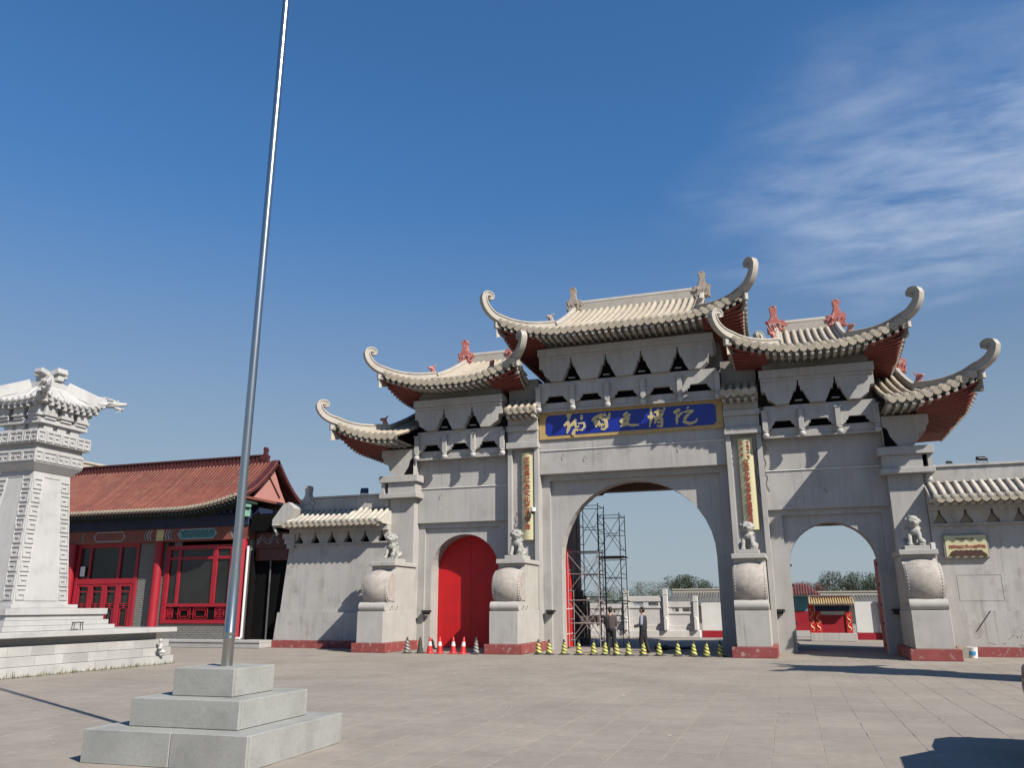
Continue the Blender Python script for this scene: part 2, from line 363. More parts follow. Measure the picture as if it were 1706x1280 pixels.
MT['darkgreen'] = mat('dark_green_rafter', (0.02, 0.035, 0.03), 0.6, 0.3, 5)
MT['creamlight'] = mat('painted_recess_sunlight', (0.55, 0.48, 0.36), 0.8, 0.1, 5)  # pale colour stands for sunlight in the right wall's frieze recesses
MT['leaf'] = mat('green_leaf', (0.045, 0.066, 0.03), 0.7, 0.3, 0.8, island=0.45)
MT['weed'] = mat('dry_weed', (0.12, 0.12, 0.05), 0.8, 0.3, 3, island=0.4)
MT['leaf2'] = mat('dark_green_leaf', (0.034, 0.05, 0.026), 0.7, 0.3, 0.8, island=0.45)
MT['leafred'] = mat('reddish_leaf', (0.112, 0.042, 0.0315), 0.7, 0.3, 0.8, island=0.4)
MT['cream'] = mat('cream_plaster', (0.34, 0.31, 0.25), 0.85, 0.06, 0.5)
MT['floodblue'] = mat('blue_black_lamp_body', (0.02, 0.035, 0.09), 0.4, 0.2, 6)
MT['bucketblue'] = mat('blue_print', (0.04, 0.22, 0.45), 0.5, 0.1, 6)
MT['concrete'] = mat('concrete_block', (0.264, 0.24, 0.198), 0.9, 0.15, 6, 0.5, 50, fine=0.1)
MT['paver'] = mat('grey_paver', (0.234, 0.207, 0.175), 0.82, 0.10, 0.35, 0.35, 70, objvar=0.05, island=0.05, fine=0.09, stain=(0.172, 0.15, 0.127, 0.7), stain_scale=0.55, stain_lo=0.47, stain_hi=0.72)
MT['ground'] = mat('plaza_ground', (0.225, 0.2, 0.17), 0.9, 0.10, 0.3, 0.4, 25, fine=0.08, stain=(0.185, 0.163, 0.138, 0.5), stain_scale=0.4)

def striped(name, c1, c2):
    """diagonal stripes round a cone (painted pattern)"""
    m = mat(name, c1, 0.55, 0.08, 9); nt = m.node_tree; N = nt.nodes; L = nt.links; b = N['Principled BSDF']
    tcn = N.new('ShaderNodeTexCoord'); sp = N.new('ShaderNodeSeparateXYZ'); L.new(tcn.outputs['Object'], sp.inputs[0])
    at = N.new('ShaderNodeMath'); at.operation = 'ARCTAN2'; L.new(sp.outputs['Y'], at.inputs[0]); L.new(sp.outputs['X'], at.inputs[1])
    a1 = N.new('ShaderNodeMath'); a1.operation = 'MULTIPLY'; L.new(at.outputs[0], a1.inputs[0]); a1.inputs[1].default_value = 1/math.pi
    z1 = N.new('ShaderNodeMath'); z1.operation = 'MULTIPLY_ADD'; L.new(sp.outputs['Z'], z1.inputs[0]); z1.inputs[1].default_value = 9.0; L.new(a1.outputs[0], z1.inputs[2])
    fr = N.new('ShaderNodeMath'); fr.operation = 'FRACT'; L.new(z1.outputs[0], fr.inputs[0])
    gt = N.new('ShaderNodeMath'); gt.operation = 'GREATER_THAN'; L.new(fr.outputs[0], gt.inputs[0]); gt.inputs[1].default_value = 0.62
    old = b.inputs['Base Color'].links[0].from_socket
    mx = N.new('ShaderNodeMix'); mx.data_type = 'RGBA'; L.new(gt.outputs[0], mx.inputs['Factor']); L.new(old, mx.inputs['A']); mx.inputs['B'].default_value = (*c2, 1)
    L.new(mx.outputs['Result'], b.inputs['Base Color']); return m
MT['stripe'] = striped('yellow_black_stripes', (0.42, 0.41, 0.10), (0.012, 0.012, 0.01))
MT['greystripe'] = striped('grimy_white_black_stripes', (0.25, 0.25, 0.23), (0.012, 0.012, 0.01))

def bricks(name, c1, c2, mortar, bw, bh):
    m = mat(name, c1, 0.85, 0.1, 3); nt = m.node_tree; N = nt.nodes; L = nt.links; b = N['Principled BSDF']
    geo = N.new('ShaderNodeNewGeometry'); sp = N.new('ShaderNodeSeparateXYZ'); L.new(geo.outputs['Position'], sp.inputs[0])
    ad = N.new('ShaderNodeMath'); ad.operation = 'ADD'; L.new(sp.outputs['X'], ad.inputs[0]); L.new(sp.outputs['Y'], ad.inputs[1])
    cb = N.new('ShaderNodeCombineXYZ'); L.new(ad.outputs[0], cb.inputs[0]); L.new(sp.outputs['Z'], cb.inputs[1])
    br = N.new('ShaderNodeTexBrick'); L.new(cb.outputs[0], br.inputs['Vector'])
    br.inputs['Color1'].default_value = (*c1, 1); br.inputs['Color2'].default_value = (*c2, 1); br.inputs['Mortar'].default_value = (*mortar, 1)
    br.inputs['Scale'].default_value = 1.0; br.inputs['Brick Width'].default_value = bw; br.inputs['Row Height'].default_value = bh
    br.inputs['Mortar Size'].default_value = 0.012
    L.new(br.outputs['Color'], b.inputs['Base Color']); return m
MT['brick'] = bricks('grey_brick', (0.10, 0.098, 0.09), (0.07, 0.07, 0.065), (0.20, 0.195, 0.18), 0.24, 0.075)

def inscribed(name, base, ink, cw, ch):
    """columns of small carved characters (flat lettering too small to read)"""
    m = mat(name, base, 0.7, 0.06, 3); nt = m.node_tree; N = nt.nodes; L = nt.links; b = N['Principled BSDF']
    geo = N.new('ShaderNodeNewGeometry'); mp = N.new('ShaderNodeMapping'); L.new(geo.outputs['Position'], mp.inputs[0])
    sp = N.new('ShaderNodeSeparateXYZ'); L.new(mp.outputs[0], sp.inputs[0])
    def band(src, k, lo):
        a = N.new('ShaderNodeMath'); a.operation = 'MULTIPLY'; L.new(src, a.inputs[0]); a.inputs[1].default_value = 1/k
        f = N.new('ShaderNodeMath'); f.operation = 'FRACT'; L.new(a.outputs[0], f.inputs[0])
        g = N.new('ShaderNodeMath'); g.operation = 'LESS_THAN'; L.new(f.outputs[0], g.inputs[0]); g.inputs[1].default_value = lo; return g.outputs[0]
    n = N.new('ShaderNodeTexNoise'); n.inputs['Scale'].default_value = 26; n.inputs['Detail'].default_value = 2; L.new(geo.outputs['Position'], n.inputs['Vector'])
    g = N.new('ShaderNodeMath'); g.operation = 'GREATER_THAN'; L.new(n.outputs['Fac'], g.inputs[0]); g.inputs[1].default_value = 0.5
    p = band(sp.outputs['X'], cw, 0.45); q = band(sp.outputs['Z'], ch, 0.7)
    m1 = N.new('ShaderNodeMath'); m1.operation = 'MULTIPLY'; L.new(p, m1.inputs[0]); L.new(q, m1.inputs[1])
    m2 = N.new('ShaderNodeMath'); m2.operation = 'MULTIPLY'; L.new(m1.outputs[0], m2.inputs[0]); L.new(g.outputs[0], m2.inputs[1])
    m3 = N.new('ShaderNodeMath'); m3.operation = 'MULTIPLY'; L.new(m2.outputs[0], m3.inputs[0]); m3.inputs[1].default_value = 0.38
    old = b.inputs['Base Color'].links[0].from_socket
    mx = N.new('ShaderNodeMix'); mx.data_type = 'RGBA'; L.new(m3.outputs[0], mx.inputs['Factor']); L.new(old, mx.inputs['A']); mx.inputs['B'].default_value = (*ink, 1)
    L.new(mx.outputs['Result'], b.inputs['Base Color']); return m
MT['inscribed'] = inscribed('inscribed_white_stone', (0.50, 0.49, 0.48), (0.22, 0.16, 0.155), 0.12, 0.07)

# ---------------------------------------------------------------- ground and paving
g = MB()
g.add([(-400, -200, -0.0028), (400, -200, -0.0028), (400, 700, -0.0028), (-400, 700, -0.0028)], [(0, 1, 2, 3)])
ground = struct('ground', g, MT['ground'])
PW, PL = 0.56, 0.31
cells = []
for i in range(-24, 23):
    for j in range(-70, 9):
        x = i*PW+PW/2; y = j*PL+(PL/2 if i % 2 else 0.0)
        if -12.1 < x < 12.4 and -21.2 < y < 2.4: cells.append((x, y))
def slab(mb, x, y, rng=random, only_mesh=False):
    j = 0.0022; b = 0.003; dz = rng.uniform(-0.0012, 0.0016); tx = rng.uniform(-0.001, 0.001); ty = rng.uniform(-0.001, 0.001)
    u_ = rng.uniform
    x0, x1, y0, y1 = x-PW/2+j+u_(-.002, .003), x+PW/2-j-u_(-.002, .003), y-PL/2+j+u_(-.002, .003), y+PL/2-j-u_(-.002, .003)
    lo = [(x0, y0, -0.05), (x1, y0, -0.05), (x1, y1, -0.05), (x0, y1, -0.05)]
    md = [(x0, y0, dz-0.003-tx-ty), (x1, y0, dz-0.003+tx-ty), (x1, y1, dz-0.003+tx+ty), (x0, y1, dz-0.003-tx+ty)]
    hi = [(p[0]+(b if k in (0, 3) else -b), p[1]+(b if k in (0, 1) else -b), p[2]+0.003) for k, p in enumerate(md)]
    fs = [(8, 9, 10, 11)]
    for a in (0, 4): fs += [(a+k, a+(k+1) % 4, a+4+(k+1) % 4, a+4+k) for k in range(4)]
    mb.add(lo+md+hi, fs)
def in_view(x, y):
    v = Vector((x, y, 0))-CO; z = v.dot(CF); u = CAMP['f']*v.dot(CR)/z; t = -CAMP['f']*v.dot(CU)/z
    return abs(u) < 880 and abs(t) < 660
near = sorted([c for c in cells if in_view(*c)], key=lambda c: (c[0]-CO.x)**2+(c[1]-CO.y)**2)[:300]
ns = set(near)
variants = []
for k in range(8):
    mb = MB(); slab(mb, 0, 0); variants.append(mb.mesh('paver', MT['paver']))
for k, (x, y) in enumerate(near):
    o = bpy.data.objects.new('paver', variants[k % 8]); COL.objects.link(o); o.parent = ground; o.location = (x, y, 0)
mb = MB()
for c in cells:
    if c not in ns: slab(mb, *c)
pv = mb.build('paving', MT['paver'], ground); pv['kind'] = 'stuff'
# dark base step in the doorways
# ---------------------------------------------------------------- the gate
GATE = thing('ceremonial_gate', 'grey stone ceremonial gate with three arches and upturned cream tiled roofs', 'gate', (0, 3.2, 0))
def arch_wall(mb, x0, x1, z1, cx, hw, zs, y0, y1, z0=0.0, n=20):
    """wall with a round-headed opening"""
    arc = [(cx-hw*math.cos(math.pi*i/n), zs+hw*math.sin(math.pi*i/n)) for i in range(n+1)]
    mb.box(x0, cx-hw, y0, y1, z0, z1); mb.box(cx+hw, x1, y0, y1, z0, z1)
    for i in range(n):
        (a, b), (c, d) = arc[i], arc[i+1]
        mb.add([(a, y0, b), (c, y0, d), (c, y0, z1), (a, y0, z1), (a, y1, b), (c, y1, d), (c, y1, z1), (a, y1, z1)],
               [(0, 1, 2, 3), (4, 7, 6, 5), (0, 4, 5, 1), (3, 2, 6, 7)])
def gpart(name, mb, m, parent=None, **k): return mb.build(name, MT[m], parent or GATE, **k)

# centre bay
mb = MB(); mb.box(-3.62, 3.62, 3.05, 4.0, 6.65, 9.3, 0.01); gpart('upper_wall', mb, 'wall')
mb = MB(); mb.box(-3.62, -3.30, 3.34, 4.06, 0, 6.648); mb.box(3.30, 3.62, 3.34, 4.06, 0, 6.648); mb.box(-3.30, 3.30, 3.34, 4.06, 6.42, 6.648); gpart('arch_frame', mb, 'wall')
mb = MB(); arch_wall(mb, -3.298, 3.298, 6.418, 0.03, 2.95, 3.36, 3.52, 4.10); gpart('arch_panel', mb, 'wall')
# side bays
for s in (-1, 1):
    a = lambda u: sorted((s*u[0], s*u[1]))
    x0, x1 = a((4.9, 8.95))
    mb = MB(); mb.box(x0, x1, 3.2, 4.0, 4.92, 8.75, 0.01); gpart('upper_wall', mb, 'wall')
    mb = MB()
    l, r_ = a((4.9, 5.36)); mb.box(l, r_, 3.34, 4.06, 0, 4.918)
    l, r_ = a((8.66, 8.95)); mb.box(l, r_, 3.34, 4.06, 0, 4.918)
    l, r_ = a((5.36, 8.66)); mb.box(l, r_, 3.34, 4.06, 4.72, 4.918); gpart('arch_frame', mb, 'wall')
    mb = MB(); l, r_ = a((5.362, 8.658)); arch_wall(mb, l, r_, 4.718, s*6.95, 1.455, 3.0, 3.44, 4.19); gpart('arch_panel', mb, 'wall')
    # string course with a thin conduit
    mb = MB(); mb.tube([(x0+0.05, 3.18, 6.33), (x1-0.05, 3.18, 6.33)], 0.018, 6); gpart('conduit', mb, 'white')
mb = MB(); mb.tube([(-3.58, 3.03, 7.58), (3.58, 3.03, 7.58)], 0.018, 6); gpart('conduit', mb, 'white')
# pillars
for s in (-1, 1):
    # inner pillar with a sunk face
    def B(mb, u0, u1, *r_, **k): mb.box(min(s*u0, s*u1), max(s*u0, s*u1), *r_, **k)
    mb = MB()
    B(mb, 3.62, 4.9, 3.02, 5.2, 0, 7.70); B(mb, 3.62, 3.80, 2.84, 3.018, 0, 7.70, b=0.008); B(mb, 4.72, 4.9, 2.84, 3.018, 0, 7.70, b=0.008)
    gpart('pillar', mb, 'wall')
    mb = MB(); B(mb, 3.60, 4.93, 2.70, 5.2, 7.702, 7.95, b=0.012); B(mb, 3.625, 4.88, 2.80, 5.2, 7.952, 8.40, b=0.01)
    B(mb, 3.61, 4.92, 2.72, 5.2, 8.402, 8.62, b=0.012); B(mb, 3.625, 4.88, 2.80, 5.2, 8.622, 8.95, b=0.01); gpart('capital', mb, 'wall')
    # outer pillar, cap block with a square hole, finial
    mb = MB(); B(mb, 8.95, 10.05, 2.84, 5.2, 0, 5.93, b=0.012); gpart('pillar', mb, 'wall')
    mb = MB(); B(mb, 8.72, 10.42, 2.5, 5.2, 5.932, 6.12, b=0.012)
    B(mb, 8.82, 10.08, 2.62, 5.2, 6.122, 6.58, b=0.008); B(mb, 10.24, 10.38, 2.62, 2.9, 6.122, 6.58); B(mb, 10.08, 10.38, 2.92, 5.2, 6.122, 6.58)
    B(mb, 8.70, 10.45, 2.5, 5.2, 6.582, 6.86, b=0.012); gpart('capital', mb, 'wall')
    mb = MB(); B(mb, 10.085, 10.235, 2.90, 2.912, 6.13, 6.575); gpart('painted_hole_shade', mb, 'dark')  # near-black piece paints the shade inside the square hole
    mb = MB(); mb.ell((s*10.24, 2.95, 5.74), (0.13, 0.13, 0.14), 12); mb.lathe([(0.1, 5.83), (0.13, 5.87), (0.1, 5.931)], 12, (s*10.24, 2.95, 0)); gpart('finial', mb, 'marble', smooth=True)
    # flared bracket between the capital and the lowest roof
    mb = MB()
    poly = [(s*8.955, 6.862), (s*9.86, 6.862), (s*10.06, 7.12), (s*10.12, 7.36), (s*10.32, 7.40), (s*10.36, 7.62), (s*10.44, 7.66), (s*10.44, 7.97), (s*8.955, 7.97)]
    mb.prism(poly, 'xz', 2.66, 8.0); gpart('eave_bracket', mb, 'wall')
    mb = MB(); mb.prism([(s*8.96, 6.90), (s*9.38, 6.90), (s*9.16, 7.25), (s*9.1, 7.5), (s*8.96, 7.6)], 'xz', 2.645, 2.67); gpart('painted_gap_shade', mb, 'dark')  # gap shade drawn as a near-black patch on the solid bracket
# side-passage walls and upper mass behind the front
for s in (-1, 1):
    mb = MB(); mb.box(min(s*3.62, s*4.88), max(s*3.62, s*4.88), 5.202, 9.6, 0, 7.4); gpart('passage_wall', mb, 'brown')
for s in (-1, 1):
    mb = MB(); mb.box(min(s*8.96, s*10.0), max(s*8.96, s*10.0), 5.202, 8.3, 0, 6.8); gpart('end_wall', mb, 'wall')
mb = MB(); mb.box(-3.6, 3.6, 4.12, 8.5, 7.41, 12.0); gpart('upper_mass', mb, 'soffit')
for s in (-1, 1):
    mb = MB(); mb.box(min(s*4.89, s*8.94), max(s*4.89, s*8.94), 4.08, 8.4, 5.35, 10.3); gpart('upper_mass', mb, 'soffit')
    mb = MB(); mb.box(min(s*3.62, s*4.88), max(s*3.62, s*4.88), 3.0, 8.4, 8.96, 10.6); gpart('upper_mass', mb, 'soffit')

mb = MB(); mb.box(-3.6, 3.6, 7.9, 8.45, 6.52, 7.405, 0.01); gpart('back_lintel', mb, 'brown')
for s in (-1, 1):
    mb = MB(); mb.box(min(s*4.89, s*8.94), max(s*4.89, s*8.94), 7.8, 8.35, 4.74, 5.345, 0.01); gpart('back_lintel', mb, 'brown')
    mb = MB(); mb.prism([(s*3.6, 6.515), (s*2.1, 6.515), (s*2.2, 6.40), (s*2.55, 6.38), (s*2.7, 6.2), (s*3.1, 6.15), (s*3.3, 5.9), (s*3.6, 5.85)], 'xz', 8.1, 8.25); gpart('corner_bracket', mb, 'brown')
# fascia with hanging posts, cusped openings, bell-shaped bracket gaps
def fascia(cx, half, nb, z0, yf):
    bw = 2*half/nb
    fr = MB()
    for i in range(nb):
        x = cx-half+bw*(i+0.5); h = bw/2-0.002
        op = [(-0.38*bw, 0), (-0.36*bw, 0.05), (-0.31*bw, 0.07), (-0.30*bw, 0.15), (-0.25*bw, 0.17), (-0.235*bw, 0.25), (-0.2*bw, 0.30), (0.2*bw, 0.30), (0.235*bw, 0.25), (0.25*bw, 0.17), (0.30*bw, 0.15), (0.31*bw, 0.07), (0.36*bw, 0.05), (0.38*bw, 0)]
        poly = [(x-h, z0+0.85), (x-h, z0)]+[(x+u, z0+v) for u, v in op]+[(x+h, z0), (x+h, z0+0.85)]
        mb = MB(); mb.prism(poly, 'xz', yf, yf+0.16); gpart('fascia_panel', mb, 'wall')
        mb = MB(); mb.box(x-0.4*bw, x+0.4*bw, yf+0.33, yf+0.34, z0-0.02, z0+0.36); gpart('painted_gap_shade', mb, 'dark')  # near-black sheet stands for the shade behind the cusped opening
    for i in range(nb+1):
        x = cx-half+bw*i
        mb = MB(); mb.box(x-0.095, x+0.095, yf-0.13, yf-0.002, z0-0.06, z0+0.62, 0.008); mb.box(x-0.12, x+0.12, yf-0.15, yf-0.002, z0+0.622, z0+0.68, 0.006)
        p = gpart('hanging_post', mb, 'wall')
        mb = MB(); mb.lathe([(0.07, z0-0.062), (0.11, z0-0.09), (0.11, z0-0.12), (0.065, z0-0.14), (0.115, z0-0.19), (0.13, z0-0.25), (0.10, z0-0.33), (0.04, z0-0.37)], 12, (x, yf-0.06, 0))
        mb.build('finial', MT['marble'], p, smooth=True)
    mb = MB(); mb.box(cx-half-0.05, cx+half+0.05, yf+0.20, yf+0.32, z0-0.22, z0+0.06, 0.01); mb.box(cx-half-0.05, cx+half+0.05, yf+0.16, yf+0.32, z0-0.31, z0-0.225, 0.008); gpart('lower_beam', mb, 'wall')
    # back of the fascia towards the body
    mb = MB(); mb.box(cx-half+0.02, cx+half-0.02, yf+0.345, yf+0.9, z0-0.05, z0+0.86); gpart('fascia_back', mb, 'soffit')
def brackets(cx, half, gaps, z0, yf, hh=0.56, ends=(True, True)):
    """row of inverted blocks between dark bell-shaped gaps, two bands on top"""
    xs = [cx+q for q in gaps]
    curve = [(0.37, 0.0), (0.34, 0.08), (0.26, 0.22), (0.19, 0.38), (0.155, hh-0.03), (0.08, hh-0.01), (0.07, hh+0.14), (0.03, hh+0.15), (0.025, hh+0.34), (0.0, hh+0.36)]
    edges = [None]+xs+[None]
    for i in range(len(edges)-1):
        l, r_ = edges[i], edges[i+1]
        if l is None:
            L_ = [(cx-half, z0+hh+0.36), (cx-half, z0+hh)]+([(cx-half+0.14, z0+hh-0.02), (cx-half+0.22, z0+hh-0.3), (cx-half+0.38, z0+0.1), (cx-half+0.5, z0)] if ends[0] else [(cx-half, z0)])
        else: L_ = [(l+u, z0+v) for u, v in reversed(curve)]
        if r_ is None:
            R_ = ([(cx+half-0.5, z0), (cx+half-0.38, z0+0.1), (cx+half-0.22, z0+hh-0.3), (cx+half-0.14, z0+hh-0.02)] if ends[1] else [(cx+half, z0)])+[(cx+half, z0+hh), (cx+half, z0+hh+0.36)]
        else: R_ = [(r_-u, z0+v) for u, v in curve]
        mb = MB(); mb.prism(L_+R_, 'xz', yf, yf+0.5); gpart('bracket_block', mb, 'wall')
    for x in xs:
        mb = MB(); mb.box(x-0.48, x+0.48, yf+0.3, yf+0.31, z0-0.02, z0+hh+0.36); gpart('painted_gap_shade', mb, 'dark')  # near-black sheet paints the shade behind the bell gap
        mb = MB(); mb.cbox((x-0.02, yf+0.2, z0+0.13), (0.26, 0.16, 0.035), 0.1, 0.004); gpart('lamp', mb, 'scaflight')
    z1 = z0+hh+0.362
    mb = MB(); mb.box(cx-half, cx+half, yf-0.05, yf+5.6, z1, z1+0.12, 0.01); gpart('band', mb, 'wall')
    mb = MB(); mb.box(cx-half-0.04, cx+half+0.04, yf-0.12, yf+5.8, z1+0.122, z1+0.42, 0.012); gpart('band', mb, 'wall')
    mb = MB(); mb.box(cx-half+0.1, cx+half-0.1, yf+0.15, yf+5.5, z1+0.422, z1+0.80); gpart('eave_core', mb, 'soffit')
fascia(0.0, 3.5, 5, 9.42, 2.62)
brackets(0.0, 3.42, (-2.1, -0.7, 0.7, 2.1), 10.28, 2.46)
for s in (-1, 1):
    fascia(s*6.95, 1.88, 3, 7.80, 2.72)
    brackets(s*6.95, 1.92, (-0.626, 0.626), 8.66, 2.50, hh=0.50, ends=(True, True))

# ---------------------------------------------------------------- tiled roofs
SP = 0.27
drip_mb = MB()
drip_mb.prism([(-0.13, 0.14), (-0.135, 0.0), (-0.10, -0.07), (0.0, -0.125), (0.10, -0.07), (0.135, 0.0), (0.13, 0.14)], 'xz', -0.035, 0.03)
DRIP = drip_mb.mesh('drip_tile', MT['tile'])
def roll_mesh(path, rad=0.090, disc=0.122, mt='tile', n=5, side=Vector((1, 0, 0))):
    """barrel tile running up the slope with a round end cap"""
    mb = MB(); sec = [(rad*math.cos(math.pi*k/n), rad*math.sin(math.pi*k/n)) for k in range(n+1)]
    rows = []
    for i, p in enumerate(path):
        t = (Vector(path[min(i+1, len(path)-1)])-Vector(path[max(i-1, 0)])).normalized(); u = side.cross(t).normalized()
        if u.z < 0: u = -u
        k = 1.0 if i % 2 == 0 else 0.93
        rows.append([Vector(p)+side*a*k+u*b*k for a, b in sec])
    mb.grid(rows)
    p = Vector(path[0]); t = (Vector(path[1])-p).normalized(); t = Vector((t.x, t.y, t.z*0.25)).normalized(); u = side.cross(t).normalized()
    if u.z < 0: u = -u
    ring = [p-t*0.02+side*disc*math.cos(2*math.pi*k/10)+u*(disc*math.sin(2*math.pi*k/10)+0.015) for k in range(10)]
    ring2 = [p-t*0.030+(q-p+t*0.02)*0.84 for q in ring]
    rb = [q+t*0.05 for q in ring]
    mb.add(ring+ring2+rb, [tuple(range(10, 20))]+[(k, (k+1) % 10, 10+(k+1) % 10, 10+k) for k in range(10)]+[(20+k, 20+(k+1) % 10, (k+1) % 10, k) for k in range(10)])
    return mb.mesh('tile_roll', MT[mt], True, 50)
HORN_SEC = [(a_*0.95, b_*0.62) for a_, b_ in [(-0.125, -0.26), (0.125, -0.26), (0.125, -0.14), (0.10, -0.12), (0.10, -0.02), (0.085, 0.0), (0.085, 0.14), (0.12, 0.16), (0.12, 0.24), (0.08, 0.28), (-0.08, 0.28), (-0.12, 0.24), (-0.12, 0.16), (-0.085, 0.14), (-0.085, 0.0), (-0.10, -0.02), (-0.10, -0.12), (-0.125, -0.14)]]
def chiwen(mb, x, y, z, face, k=1.0):
    """ridge-end dragon fish: gaping head biting the ridge, upswept tail with a curl"""
    f = face
    out = [(-0.30, 0.0), (-0.30, 0.36), (-0.36, 0.46), (-0.28, 0.44), (-0.20, 0.52), (-0.14, 0.66), (-0.13, 0.80), (-0.18, 0.88), (-0.16, 0.98), (-0.06, 1.03), (0.06, 1.0), (0.10, 0.90), (0.06, 0.80), (0.09, 0.62), (0.16, 0.46), (0.26, 0.40), (0.30, 0.48), (0.35, 0.34), (0.44, 0.30), (0.40, 0.20), (0.30, 0.20), (0.26, 0.12), (0.34, 0.07), (0.34, 0.0)]
    P = [(x+f*a*k, z+b*k) for a, b in out]
    mb.prism(P, 'xz', y-0.10*k, y+0.10*k)
    P2 = [(x+f*(a*0.80-0.01)*k, z+(0.04+b*0.90)*k) for a, b in out]
    mb.prism(P2, 'xz', y-0.15*k, y+0.15*k)
    for q in range(7):
        mb.cap((x+f*(-0.24+0.07*q)*k, y-0.13*k, z+(0.10+0.05*(q % 3))*k), (x+f*(-0.30+0.07*q)*k, y-0.17*k, z+(0.26+0.06*(q % 2))*k), 0.035*k, 0.015*k, 6)
    mb.ell((x+f*0.14*k, y-0.15*k, z+0.30*k), 0.06*k, 8)
    sp = [(x+f*(-0.03+0.10*math.cos(t))*k, y-0.12*k, z+(0.91+0.10*math.sin(t))*k) for t in [0.6*i for i in range(9)]]
    mb.tube(sp, [0.03*k*(1-0.06*i) for i in range(9)], 6)
def beast(mb, p, d, k=1.0):
    p = Vector(p); d = Vector(d).normalized()
    mb.cap(p, p+Vector((0, 0, 0.16*k))+d*0.05*k, 0.11*k, 0.10*k, 8)
    mb.cap(p+Vector((0, 0, 0.2*k))+d*0.05*k, p+Vector((0, 0, 0.2*k))+d*0.2*k, 0.085*k, 0.06*k, 8)
    for q in (-1, 1):
        s_ = d.cross(Vector((0, 0, 1)))*q*0.07*k
        mb.cap(p+s_+Vector((0, 0, 0.25*k)), p+s_*1.4+Vector((0, 0, 0.38*k))-d*0.08*k, 0.035*k, 0.012*k, 6)
YB = 9.4   # rear eave line of the gate roofs
